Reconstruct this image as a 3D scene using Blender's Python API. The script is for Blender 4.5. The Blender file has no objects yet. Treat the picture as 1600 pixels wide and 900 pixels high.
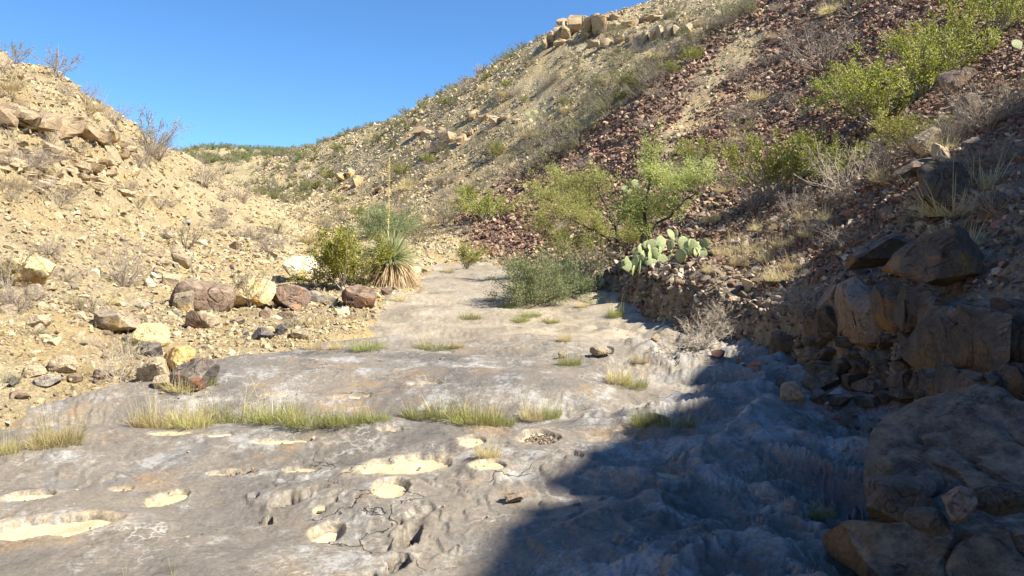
import bpy, math, random
import numpy as np
from math import radians, pi, sin, cos

# ------------------------------------------------------------------ camera, sky, sun, exposure
sc = bpy.context.scene
COL = sc.collection
F, HX, HY = 1142.0, 800.0, 390.0            # focal length and principal point in 1600 x 900 pixels
cd = bpy.data.cameras.new("camera"); cam = bpy.data.objects.new("camera", cd); COL.objects.link(cam)
cd.sensor_width = 36; cd.lens = 36 * F / 1600; cd.clip_start = 0.05; cd.clip_end = 2000
cd.shift_y = -(450 - HY) / 1600
cam.rotation_euler = (pi / 2, 0, 0); sc.camera = cam
SUN_AZ, SUN_EL = radians(112), radians(47)
world = bpy.data.worlds.new("World"); sc.world = world; world.use_nodes = True
wn = world.node_tree
sky = wn.nodes.new("ShaderNodeTexSky"); sky.sky_type = 'NISHITA'; sky.sun_disc = False
sky.sun_elevation = SUN_EL; sky.sun_rotation = SUN_AZ; sky.altitude = 900; sky.air_density = 1.0
sky.dust_density = 0.0; sky.ozone_density = 4.0
tint = wn.nodes.new("ShaderNodeMix"); tint.data_type = 'RGBA'; tint.blend_type = 'MULTIPLY'; tint.inputs[0].default_value = 1.0
tint.inputs[7].default_value = (0.68, 1.0, 1.25, 1)      # deep dry desert blue over the whole sky
wn.links.new(sky.outputs[0], tint.inputs[6]); wn.links.new(tint.outputs[2], wn.nodes["Background"].inputs[0])
wn.nodes["Background"].inputs[1].default_value = 0.063
sd = bpy.data.lights.new("sun", 'SUN'); so = bpy.data.objects.new("sun", sd); COL.objects.link(so)
sd.energy = 5.0; sd.angle = radians(0.53); sd.color = (1.0, 0.925, 0.78)
so.rotation_euler = (pi / 2 - SUN_EL, 0, -SUN_AZ + pi)
sc.view_settings.view_transform = 'Standard'; sc.view_settings.look = 'None'
sc.view_settings.exposure = 1.38; sc.view_settings.gamma = 1.0
try:
    sc.cycles.max_bounces = 6; sc.cycles.use_denoising = True
except Exception:
    pass

# ------------------------------------------------------------------ noise
def _hash(ix, iy, iz, seed):
    n = (ix.astype(np.int64) * 374761393 + iy.astype(np.int64) * 668265263 + iz * 2147483647 + seed * 1274126177) & 0xffffffff
    n = ((n ^ (n >> 13)) * 1274126177) & 0xffffffff
    n = ((n ^ (n >> 16)) * 2246822519) & 0xffffffff
    return n ^ (n >> 15)
def perlin(x, y, seed=0):
    x = np.asarray(x, float); y = np.asarray(y, float)
    ix = np.floor(x); iy = np.floor(y); fx = x - ix; fy = y - iy
    u = fx * fx * fx * (fx * (fx * 6 - 15) + 10); v = fy * fy * fy * (fy * (fy * 6 - 15) + 10)
    def g(dx, dy):
        a = _hash(ix + dx, iy + dy, 0, seed) * (2 * pi / 4294967296.0)
        return np.cos(a) * (fx - dx) + np.sin(a) * (fy - dy)
    a = g(0, 0); b = g(1, 0); c = g(0, 1); d = g(1, 1)
    return 1.5 * ((a + (b - a) * u) * (1 - v) + (c + (d - c) * u) * v)
def fbm(x, y, o=4, seed=0, gain=0.5):
    r = 0; a = 1.0
    for k in range(o):
        r = r + a * perlin(x * 2.03 ** k + 17.3 * k, y * 2.03 ** k - 9.1 * k, seed + k); a *= gain
    return r
def value3(p, seed=0):
    ip = np.floor(p); f = p - ip; f = f * f * (3 - 2 * f); r = 0
    for dx in (0, 1):
        for dy in (0, 1):
            for dz in (0, 1):
                h = _hash(ip[:, 0] + dx, ip[:, 1] + dy, (ip[:, 2] + dz).astype(np.int64), seed) / 4294967296.0
                w = (f[:, 0] if dx else 1 - f[:, 0]) * (f[:, 1] if dy else 1 - f[:, 1]) * (f[:, 2] if dz else 1 - f[:, 2])
                r = r + h * w
    return r * 2 - 1
def fbm3(p, o=4, seed=0):
    r = 0; a = 1.0
    for k in range(o):
        r = r + a * value3(p * 2.07 ** k + 5.7 * k, seed + k); a *= 0.5
    return r
def sstep(a, b, x):
    t = np.clip((x - a) / (b - a), 0, 1); return t * t * (3 - 2 * t)
def cells(x, y, seed=0):
    """distance to nearest and second feature point, and the nearest cell's random number"""
    ix = np.floor(x); iy = np.floor(y); d1 = np.full(np.shape(x), 9.0); d2 = d1.copy(); rid = np.zeros(np.shape(x))
    for dx in (-1, 0, 1):
        for dy in (-1, 0, 1):
            h1 = _hash(ix + dx, iy + dy, 1, seed) / 4294967296.0; h2 = _hash(ix + dx, iy + dy, 2, seed) / 4294967296.0
            d = np.hypot(ix + dx + h1 - x, iy + dy + h2 - y); m = d < d1
            d2 = np.where(m, d1, np.minimum(d2, d)); rid = np.where(m, h1 * 7.13 % 1.0, rid); d1 = np.where(m, d, d1)
    return d1, d2, rid

# ------------------------------------------------------------------ terrain heights
# measured sight lines: column px -> (forward distance, image row) pairs along the bare ground
COLS = {
    -250: [(4, 760), (6, 640), (8, 500), (10, 390), (12, 290), (14, 190), (17, 60), (20, 10), (30, 90), (60, 230), (150, 320)],
    0: [(4, 800), (5.7, 690), (6.5, 625), (8, 545), (10, 455), (12, 380), (14, 300), (16, 225), (18, 150), (20, 84), (24, 110), (30, 160), (60, 260), (150, 330)],
    100: [(6.5, 640), (8, 572), (10, 490), (12, 425), (15, 345), (18, 272), (21, 205), (25, 122), (30, 140), (40, 200), (80, 285), (150, 330)],
    200: [(6, 700), (7.5, 612), (9, 555), (11, 497), (13, 447), (16, 390), (20, 330), (25, 262), (28, 220), (31, 186), (36, 200), (50, 245), (90, 290)],
    300: [(7, 660), (8, 595), (10, 540), (12, 492), (14, 455), (17, 415), (22, 372), (28, 325), (36, 272), (41, 248), (55, 262), (90, 250), (130, 232), (200, 262)],
    400: [(8, 620), (10, 560), (12, 511), (14, 474), (17, 438), (21, 405), (27, 370), (33, 342), (40, 314), (52, 330), (70, 305), (100, 268), (135, 237), (210, 268)],
    480: [(9, 600), (11, 545), (14, 485), (17, 448), (20, 425), (25, 395), (30, 371), (38, 378), (50, 345), (70, 292), (95, 247), (120, 236), (200, 270)],
    560: [(12, 525), (15, 468), (18, 440), (22, 418), (28, 395), (35, 372), (45, 338), (60, 283), (75, 226), (86, 204), (110, 228), (200, 290)],
    640: [(14, 495), (18, 445), (22, 420), (27, 398), (33, 370), (42, 328), (52, 272), (62, 210), (71, 176), (95, 205), (200, 290)],
    720: [(16, 490), (20, 447), (24, 416), (27, 396), (32, 360), (40, 303), (50, 232), (58, 170), (64, 141), (85, 172), (200, 280)],
    800: [(12, 540), (18, 460), (21, 440), (24, 418), (26, 398), (31, 350), (38, 288), (47, 203), (55, 130), (60, 99), (80, 130), (200, 270)],
    880: [(11, 545), (14, 497), (17, 462), (19, 435), (22, 400), (27, 345), (34, 276), (42, 198), (50, 114), (55, 74), (59, 46), (75, 75), (200, 260)],
    1000: [(13, 435), (15, 405), (18, 365), (22, 310), (28, 240), (35, 160), (43, 92), (50, 50), (56, 28), (75, 40), (200, 250)],
    1100: [(11, 455), (12.5, 420), (15, 378), (18, 335), (23, 268), (30, 185), (38, 92), (45, 24), (52, -10), (70, -10), (200, 240)],
    1200: [(9.3, 492), (10.5, 445), (12, 400), (15, 338), (19, 270), (25, 188), (33, 95), (42, 0), (50, -70), (70, -60), (200, 240)],
    1300: [(8.3, 470), (10, 398), (12, 340), (15, 275), (20, 190), (27, 98), (36, -5), (46, -100), (70, -70), (200, 230)],
    1400: [(7, 500), (8, 425), (9.5, 330), (11, 265), (14, 200), (19, 118), (26, 28), (36, -80), (60, -80), (200, 220)],
    1500: [(5.8, 540), (7, 420), (8.5, 310), (10, 235), (13, 150), (18, 60), (25, -30), (40, -120), (200, 200)],
    1600: [(4.6, 640), (6, 430), (7.5, 310), (9.5, 205), (12, 122), (16, 40), (24, -60), (40, -130), (200, 200)],
    1900: [(3.6, 720), (5, 420), (7, 235), (9, 122), (12, 20), (16, -60), (24, -140), (60, -140)],
}
cu, cv, ce = [], [], []
for px, lst in COLS.items():
    for d, py in lst:
        cu.append((px - HX) / F); cv.append(math.log(d)); ce.append((HY - py) / F)
cu, cv, ce = map(np.array, (cu, cv, ce))
SU, SV = 2.9, 2.6
def _phi(r2): return np.where(r2 > 1e-12, 0.5 * r2 * np.log(np.maximum(r2, 1e-12)), 0)
_n = len(cu); _A = np.zeros((_n + 3, _n + 3))
_A[:_n, :_n] = _phi(((cu[:, None] - cu) * SU) ** 2 + ((cv[:, None] - cv) * SV) ** 2) + 0.0015 * np.eye(_n)
_P = np.stack([np.ones(_n), cu * SU, cv * SV], 1); _A[:_n, _n:] = _P; _A[_n:, :_n] = _P.T
_w = np.linalg.solve(_A, np.concatenate([ce, [0, 0, 0]]))
_gu = np.linspace(-1.35, 1.7, 260); _gv = np.linspace(math.log(1.2), math.log(420), 300)
_T = np.zeros((len(_gv), len(_gu)))
for i, v in enumerate(_gv):
    r2 = ((_gu[:, None] - cu) * SU) ** 2 + ((min(v, math.log(210)) - cv) * SV) ** 2
    _T[i] = _phi(r2) @ _w[:_n] + _w[_n] + _w[_n + 1] * _gu * SU + _w[_n + 2] * min(v, math.log(210)) * SV
def bil(tab, gu, gv, u, v):
    a = np.clip((u - gu[0]) / (gu[1] - gu[0]), 0, len(gu) - 1.001); b = np.clip((v - gv[0]) / (gv[1] - gv[0]), 0, len(gv) - 1.001)
    i = a.astype(int); j = b.astype(int); fa = a - i; fb = b - j
    return (tab[j, i] * (1 - fa) + tab[j, i + 1] * fa) * (1 - fb) + (tab[j + 1, i] * (1 - fa) + tab[j + 1, i + 1] * fa) * fb

BD = [(-60, -2.4), (-5, -1.66), (2, -1.63), (3.6, -1.60), (5, -1.53), (6.1, -1.48), (7.6, -1.46), (9, -1.37), (10.5, -1.31), (12, -1.24), (14, -1.08), (16, -.93), (18, -.82), (21, -.68), (24, -.545), (28, -.45), (34, -.3), (60, .3)]
def bed_base(x, y):
    z = np.interp(y, [b[0] for b in BD], [b[1] for b in BD])
    return z + .028 * np.minimum(x + 1.2, 0) + 0.02 * np.maximum(x - 1.5, 0)
XL = [(-40, -6.5), (4, -6.5), (5.7, -5.6), (6.8, -4.85), (7.4, -4.3), (7.75, -3.7), (8.2, -3.5), (8.8, -3.4), (10, -3.05), (11.5, -2.45), (14, -2.4), (17, -2.35), (20, -2.5), (24, -2.6), (28, -3.2), (40, -5)]
XR = [(-40, 2.5), (3, 2.1), (3.6, 2.1), (5, 2.55), (6.2, 3.25), (7.5, 3.28), (8.8, 3.16), (10.3, 2.79), (12.5, 2.19), (15, 1.84), (17, 1.49), (20, .7), (24, -.84), (28, -2.3), (40, -5)]
def edges(x, y):
    w = 0.22 * perlin(y * .55, y * 0 + 3.3, 5) + 0.12 * perlin(y * 1.7, x * .3, 6)
    l = np.interp(y, *zip(*XL)) + w * sstep(5, 9, y); r = np.interp(y, *zip(*XR)) + 0.10 * perlin(y * 1.3, x * .2, 8)
    return l, r
def z_out(x, y):
    """the same two hillsides where they run on beside and behind the viewer"""
    crest = np.interp(y + .5 * perlin(x * .3, y * .6, 130), [-30, -1.2, -.8, -.3, .2, .45, 1.3, 4.0, 6.2, 7.2, 8.4, 9.6, 11, 13, 20], [13.8, 12.72, 12.3, 11.95, 12.0, 11.8, 11.5, 10.2, 9.3, 8.7, 7.9, 6.4, 5.5, 5.1, 6.4])
    crest = crest + .30 * fbm(y * 1.1 + 4.3, x * 0 + 1.7, 4, 131) + .13 * fbm(y * 4.1, x * 0 + .7, 2, 132)
    t = np.clip((x - 2.3) / 9.7, 0, 1)
    r = -1.6 + (crest + 1.6) * (0.78 * t ** 1.15 + 0.22 * sstep(.7, 1, t)) + 0.12 * np.maximum(x - 12, 0)
    t = np.clip((-4.5 - x) / 13, 0, 1)
    return np.maximum(r, -1.6 + 8 * t ** 1.1)
def soil_raw(x, y):
    u = x / np.maximum(y, .3); v = np.log(np.maximum(y, 1.2))
    z = bil(_T, _gu, _gv, u, v) * np.maximum(y, 1.2)
    wr = sstep(1.0, 1.42, u) ; wl = sstep(-.95, -1.25, u)
    w = np.maximum(np.maximum(wr, wl), 1 - sstep(1.5, 2.4, y))
    return z * (1 - w) + z_out(x, y) * w
def soil(x, y, detail=True):
    x = np.asarray(x, float); y = np.asarray(y, float)
    z = soil_raw(x, y)
    d = np.maximum(np.hypot(x, y), 2)
    l, r = edges(x, y)
    dl = l - x + .16 * fbm(x * 1.6, y * 1.6, 3, 9); dr = x - r
    zb = bed_base(x, y)
    out = np.maximum(dl, dr)
    u = x / np.maximum(y, .3)
    if detail:
        far = sstep(8, 30, d)
        a = 0.05 + 0.22 * far
        n = a * fbm(x / (1.1 + 2.6 * far), y / (1.1 + 2.6 * far), 5, 31, .55)
        n = n + (0.03 + .05 * far) * fbm(x * 2.9, y * 2.9, 3, 47)
        # ragged rock steps that break out of the slopes
        st = sstep(.15, .6, fbm(x * .12, y * .12, 3, 77) + .25)
        h = 0.34 + .5 * far
        zz = z + n + (.2 + .5 * far) * fbm(x * .3, y * .3, 4, 12)
        fr = zz / h - np.floor(zz / h)
        n = n + st * sstep(.25, .75, fbm(x * .35, y * .35, 3, 78) + .4) * sstep(.5, 2.5, out) * h * .32 * (sstep(.55, .95, fr) - fr)
        # thin bedded strata below the caprock of the left slope
        lm = sstep(-.28, -.48, u) * sstep(11, 14, d) * sstep(.4, 1.0, z) * (1 - sstep(3.6, 4.3, z)) * (1 - sstep(26, 32, d))
        h2 = .2; zz = z + .05 * fbm(x * .8, y * .8, 3, 90); fr = zz / h2 - np.floor(zz / h2)
        n = n + lm * (h2 * .95 * (sstep(.45, .9, fr) - fr) + .06 * fbm(x * 3, y * 3, 3, 91))
        # right bank: lumpy bench of rock
        rm = sstep(0, .8, dr) * (1 - sstep(3, 5, dr)) * (1 - sstep(16, 22, d))
        n = n + rm * .13 * fbm(x * 1.1, y * 1.1, 3, 55)
        z = z + n * sstep(0.0, .8, out)
    wl = sstep(0.1, 2.4, dl); wr = sstep(0.02, .42, dr + (.1 * fbm(x * 3.1, y * 3.1, 3, 61) if detail else 0))
    zl = zb + .03 + .13 * np.maximum(dl, 0) + (.02 * fbm(x * 2, y * 2, 4, 15) if detail else 0)
    zz = np.where(dl > 0, zl * (1 - wl) + z * wl, zb - .3)
    zz = np.where(dr > 0, (zb - .3) * (1 - wr) + np.maximum(z, zb - .3) * wr, zz)
    ins = np.where((dl < 0) & (dr < 0), 1.0, 0.0)
    edge = sstep(0, .45, np.minimum(-dl, -dr))
    zin = (zb + .03) - .33 * sstep(0, .45, -dl)
    zz = np.where(ins > 0, np.where(-dl < -dr, zin, zb - .3), zz)
    back = sstep(24.5, 28.5, y)                     # the bedrock goes under the soil upstream
    return zz * (1 - back) + (z if detail else soil_raw(x, y)) * back

# sand filled hollows in the bedrock: (px, py, width px, height px, tilt, depth, kind)
POOLS = [(70, 824, 225, 44, .10, .07, 's'), (45, 776, 72, 17, .05, .05, 's'), (262, 780, 60, 26, .2, .05, 's'), (190, 765, 42, 8, 0, .03, 's'),
         (365, 739, 80, 12, .05, .06, 'g'), (450, 690, 108, 15, .05, .05, 's'), (635, 728, 150, 26, .14, .06, 's'), (610, 763, 66, 25, 0, .07, 's'),
         (738, 691, 44, 17, 0, .04, 's'), (762, 728, 56, 19, 0, .04, 's'), (470, 735, 62, 10, 0, .05, 's'), (512, 833, 58, 30, .1, .10, 's'),
         (452, 781, 52, 20, 0, .09, 'h'), (548, 621, 78, 13, 0, .06, 's'), (340, 681, 60, 6, 0, .03, 's'), (270, 677, 84, 8, 0, .03, 's'),
         (440, 617, 50, 7, 0, .04, 's'), (663, 600, 52, 7, 0, .07, 's'), (845, 684, 62, 22, 0, .06, 'p'), (1035, 742, 66, 20, 0, .05, 's'),
         (610, 672, 42, 9, 0, .04, 's'), (500, 800, 20, 16, 0, .02, 's'), (640, 838, 50, 62, .6, .20, 'h'), (618, 886, 40, 34, .3, .2, 'h'),
         (905, 640, 40, 8, 0, .05, 'h'), (895, 708, 22, 14, 0, .08, 'h'), (1285, 820, 60, 30, 0, .06, 'h'), (985, 640, 34, 8, 0, .07, 'h')]
def bed_flow(x, y):
    n = .12 * perlin(x * .42 + .25 * y, y * .62, 21) + .055 * perlin(x * .9, y * 1.25 + .3 * x, 22)
    return n
def bed_low(x, y):
    z = bed_base(x, y) + bed_flow(x, y) * sstep(1.5, 3, y)
    g = y + .22 * perlin(x * .5, y * 0 + .5, 40) - .07 * x
    z = z - .20 * np.exp(-((g - 6.95) / .34) ** 2) * (1 - .4 * sstep(1.5, 3, x)) + .05 * np.exp(-((g - 6.2) / .4) ** 2)
    z = z + .13 * np.exp(-((g - 8.3) / .9) ** 2) * sstep(1.6, .2, x) - .10 * np.exp(-((g - 11.6 - .1 * x) / .4) ** 2) * sstep(1.2, 0, x)
    return z
def bedrock_hit(px, py):
    d = np.exp(np.linspace(math.log(2.2), math.log(30), 1500)); x = (px - HX) / F * d
    z = bed_low(x, d); k = np.argmax(z >= (HY - py) / F * d); return x[k], d[k]
POOLW = []
for (px, py, w, h, tl, dep, kind) in POOLS:
    x, y = bedrock_hit(px, py); x2, y2 = bedrock_hit(px, py - h / 2); x3, y3 = bedrock_hit(px, py + h / 2)
    ry = min(max((y2 - y3) / 2, .04), w * .75 * y / F); POOLW.append((x, y, w / 2 * y / F, ry, tl * 1.5, dep * 1.5, kind))
DUST = [None]
def bedrock(x, y, full=True):
    z = bed_low(x, y)
    rgt = sstep(-.2, 1.2, x - .12 * (y - 3))
    q = fbm(x * .5, y * .5, 2, 3)
    wx = x + .25 * perlin(x * .8, y * .8, 71); wy = y + .25 * perlin(x * .8, y * .8, 72)
    r1 = 1 - np.abs(perlin(wx * .85 + .35 * wy, wy * 1.15, 23)) * 1.7
    r2 = 1 - np.abs(perlin(wx * 2.1 - .6 * wy, wy * 2.4, 24)) * 1.7
    r3 = 1 - np.abs(perlin(wx * 4.7 + 1.1 * wy, wy * 5.3, 25)) * 1.7
    n = (.03 + .15 * rgt) * (r1 - .45) + (.006 + .045 * rgt) * (r2 - .45) * (.5 + r1) + (.002 + .012 * rgt) * (r3 - .5)
    c1, c2, rid = cells(wx * 1.25 + .4 * wy, wy * 1.7, 14); e1, e2, rid2 = cells(wx * 3.4 - .9 * wy, wy * 4.2, 15); g1, g2, rid3 = cells(x * 9 + 2 * wy, y * 11, 16)
    n = n + (.012 + .085 * rgt) * (c1 ** 2 - .25) + (.004 + .026 * rgt) * (e1 ** 2 - .25) * (.4 + c1) + (.001 + .006 * rgt) * (g1 ** 2 - .25)
    n = n + .012 * fbm(x * 2.6, y * 2.6, 3, 26) + (.002 + .004 * rgt) * fbm(x * 13, y * 13, 3, 29)
    # broken little steps of layered rock
    t = fbm(x * .9 + .3 * y, y * 1.1, 4, 27); fr = t * 4 - np.floor(t * 4)
    n = n + (.02 + .03 * rgt) * (sstep(.86, .98, fr) - fr) * sstep(.0, .4, fbm(x * .35, y * .35, 3, 28) + .15)
    t = fbm(x * 2.6 - .8 * y, y * 2.2, 4, 37); fr = t * 3 - np.floor(t * 3)
    n = n + (.003 + .026 * rgt) * (sstep(.88, .98, fr) - fr) * sstep(.05, .45, fbm(x * .8, y * .8, 3, 38) + .1)
    n = n + (.0015 + .016 * rgt) * (.5 - np.abs(perlin(wx * 7 + 2 * wy, wy * 8, 39)) * 1.6)
    up = sstep(10, 13, y); c1, c2, rid = cells(wx * 1.1 + .5 * r2, wy * .9 + .4 * r1, 4)
    n = n * (1 - .25 * up) + up * .05 * (rid - .5) * sstep(0, .25, c2 - c1)
    dust = np.zeros_like(z)
    for (cx, cy, rx, ry, tl, dep, kind) in POOLW:
        m = (np.abs(x - cx) < rx * 2.2 + .1) & (np.abs(y - cy) < (ry + rx * abs(tl)) * 2.2 + .1)
        if not m.any(): continue
        dx = x[m] - cx; dy = y[m] - cy - tl * dx
        k = np.sqrt((dx / rx) ** 2 + (dy / ry) ** 2) * (1 + (.18 if kind != 'h' else .8) * fbm(x[m] * 5, y[m] * 5, 3, 33))
        flat = bed_low(np.array([cx]), np.array([cy]))[0] + (bed_base(x[m], y[m]) - bed_base(np.array([cx]), np.array([cy]))[0])
        if kind != 'h': dust[m] = np.maximum(dust[m], 1 - sstep(.95, 1.45, k))
        wgt = 1 - sstep(1.0, 1.9, k)
        base = (z[m] + n[m]) * (1 - wgt) + (flat + .01) * wgt
        pit = dep * (1 - sstep(.78, 1.02, k))
        if kind == 'h':
            q1, q2, qr = cells(x[m] * 8 + 3 * z[m], y[m] * 8, 18); s1, s2, sr = cells(x[m] * 19, y[m] * 17, 19)
            pit = dep * (1 - sstep(.55, 1.1, k)) * (.25 + 1.3 * qr * qr + .35 * sr)
        z[m] = base - pit; n[m] = 0 + n[m] * 0
    z = z + n
    l, r = edges(x, y)
    z = z - .32 * sstep(-.05, 1.1, l - x) - .1 * np.maximum(l - x - .5, 0) - .25 * sstep(.2, .9, x - r)
    z = z - .5 * sstep(26, 30, y); DUST[0] = dust
    return z
_hd = np.exp(np.linspace(math.log(2.2), math.log(260), 2600))
def hit(px, py):
    """world point on the ground seen at photo pixel (px, py)"""
    x = (px - HX) / F * _hd
    z = soil(x, _hd); nb = _hd < 27
    z[nb] = np.maximum(z[nb], bedrock(x[nb].copy(), _hd[nb].copy()))
    e = z - (HY - py) / F * _hd; k = int(np.argmax(e >= 0))
    if e.max() < 0: k = int(np.argmax(z / _hd))
    return float(x[k]), float(_hd[k]), float(z[k])
def ground(x, y):
    x = np.atleast_1d(np.asarray(x, float)); y = np.atleast_1d(np.asarray(y, float))
    z = soil(x, y); m = y < 28
    z[m] = np.maximum(z[m], bedrock(x[m].copy(), y[m].copy())); return z

# ------------------------------------------------------------------ mesh helpers
def mesh(name, V, Fc, mats=(), smooth=True, sharp=None, attrs=None):
    V = np.asarray(V, np.float32); me = bpy.data.meshes.new(name)
    if isinstance(Fc, np.ndarray):
        nf, k = Fc.shape; loops = Fc.ravel(); starts = np.arange(nf) * k
    else:
        loops = np.concatenate([np.asarray(f).ravel() for f in Fc]); ls = np.concatenate([np.full(len(f), f.shape[1]) for f in Fc])
        starts = np.concatenate([[0], np.cumsum(ls)[:-1]]); nf = len(ls)
    me.vertices.add(len(V)); me.vertices.foreach_set("co", V.ravel())
    me.loops.add(len(loops)); me.loops.foreach_set("vertex_index", loops.astype(np.int32))
    me.polygons.add(nf); me.polygons.foreach_set("loop_start", starts.astype(np.int32))
    me.update(calc_edges=True)
    me.polygons.foreach_set("use_smooth", np.full(nf, smooth))
    for k, a in (attrs or {}).items():
        at = me.attributes.new(k, 'FLOAT', 'POINT'); at.data.foreach_set("value", np.asarray(a, np.float32))
    if sharp: me.set_sharp_from_angle(angle=radians(sharp))
    for m in mats: me.materials.append(m)
    me.update(); return me
def link(name, data, parent=None, loc=None):
    o = bpy.data.objects.new(name, data); COL.objects.link(o)
    if parent is not None: o.parent = parent
    if loc is not None: o.location = loc
    return o
def tag(o, label, cat, group=None):
    o["label"] = label; o["category"] = cat
    if group: o["group"] = group
    return o
def structure(o): o["kind"] = "structure"; return o
def stuff(o): o["kind"] = "stuff"; return o
def copy_tree(o, parent=None):
    c = o.copy(); COL.objects.link(c)
    if parent is not None: c.parent = parent
    for ch in o.children: copy_tree(ch, c)
    return c

# ------------------------------------------------------------------ materials
class NT:
    def __init__(s, name):
        s.m = bpy.data.materials.new(name); s.m.use_nodes = True; s.t = s.m.node_tree; s.n = s.t.nodes; s.l = s.t.links
        s.b = s.n["Principled BSDF"]; s.b.inputs["Roughness"].default_value = .9; s.b.inputs["Specular IOR Level"].default_value = .25
        s.co = s.n.new("ShaderNodeTexCoord").outputs["Object"]
    def put(s, sock, v):
        if isinstance(v, bpy.types.NodeSocket): s.l.new(v, sock)
        elif isinstance(v, tuple) and len(v) == 3 and sock.type == 'RGBA': sock.default_value = (*v, 1)
        else: sock.default_value = v
    def map(s, scale=(1, 1, 1), rot=(0, 0, 0), vec=None):
        m = s.n.new("ShaderNodeMapping"); m.inputs["Scale"].default_value = scale; m.inputs["Rotation"].default_value = rot
        s.l.new(vec or s.co, m.inputs[0]); return m.outputs[0]
    def noise(s, scale, detail=4, rough=.55, dist=0, vec=None):
        n = s.n.new("ShaderNodeTexNoise"); n.inputs["Scale"].default_value = scale; n.inputs["Detail"].default_value = detail
        n.inputs["Roughness"].default_value = rough; n.inputs["Distortion"].default_value = dist
        s.l.new(vec or s.co, n.inputs["Vector"]); return n.outputs["Fac"]
    def voro(s, scale, feature='F1', vec=None, out="Distance"):
        n = s.n.new("ShaderNodeTexVoronoi"); n.inputs["Scale"].default_value = scale; n.feature = feature
        s.l.new(vec or s.co, n.inputs["Vector"]); return n.outputs[out]
    def ramp(s, f, *stops):
        r = s.n.new("ShaderNodeValToRGB"); s.l.new(f, r.inputs[0]); e = r.color_ramp.elements
        for i, (p, c) in enumerate(stops):
            el = e[i] if i < 2 else e.new(p)
            el.position = p; el.color = (*c, 1) if isinstance(c, tuple) else (c, c, c, 1)
        return r.outputs[0]
    def mix(s, f, a, b, mode='MIX'):
        m = s.n.new("ShaderNodeMix"); m.data_type = 'RGBA'; m.blend_type = mode
        s.put(m.inputs[0], f); s.put(m.inputs[6], a); s.put(m.inputs[7], b); return m.outputs[2]
    def math(s, op, a, b=0.0, c=None):
        m = s.n.new("ShaderNodeMath"); m.operation = op; s.put(m.inputs[0], a); s.put(m.inputs[1], b)
        if c is not None: s.put(m.inputs[2], c)
        return m.outputs[0]
    def attr(s, name, typ='GEOMETRY', out="Fac"):
        a = s.n.new("ShaderNodeAttribute"); a.attribute_name = name; a.attribute_type = typ; return a.outputs[out]
    def bump(s, h, strength=.5, dist=.02, prev=None):
        b = s.n.new("ShaderNodeBump"); b.inputs["Strength"].default_value = strength; b.inputs["Distance"].default_value = dist
        s.l.new(h, b.inputs["Height"])
        if prev is not None: s.l.new(prev, b.inputs["Normal"])
        return b.outputs[0]
    def out(s, col, nrm=None, rough=None):
        s.put(s.b.inputs["Base Color"], col)
        if nrm is not None: s.l.new(nrm, s.b.inputs["Normal"])
        if rough is not None: s.put(s.b.inputs["Roughness"], rough)
        return s.m

def mat_soil():
    t = NT("dry_hillside_soil")
    z = t.attr("zone"); g = t.attr("green"); gr = t.attr("grit")
    a = t.ramp(t.noise(1.3, 6, .62), (.28, (.26, .205, .125)), (.5, (.38, .305, .185)), (.72, (.49, .41, .265)))
    a = t.mix(t.ramp(t.noise(.35, 4), (.45, 0.0), (.62, 1.0)), a, (.41, .31, .16))
    fine = t.ramp(t.noise(38, 3, .7), (.3, .62), (.7, 1.2))
    b = t.ramp(t.noise(2.2, 6, .65), (.3, (.15, .09, .065)), (.52, (.235, .15, .11)), (.74, (.38, .285, .20)))
    col = t.mix(z, a, b)
    dg = t.ramp(t.noise(2.4, 5, .7), (.3, (.19, .15, .11)), (.7, (.36, .295, .21)))
    col = t.mix(gr, col, dg)
    vg = t.ramp(t.noise(.9, 6, .7), (.46, 0.0), (.6, .75))
    col = t.mix(t.math('MULTIPLY', vg, g), col, (.25, .225, .115))
    col = t.mix(1.0, col, fine, 'MULTIPLY')
    v = t.voro(9); v2 = t.voro(23)
    n = t.bump(t.noise(5, 8, .72), 1.0, .14); n = t.bump(v, .7, .05, n); n = t.bump(v2, .6, .02, n)
    return t.out(col, n)

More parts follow.
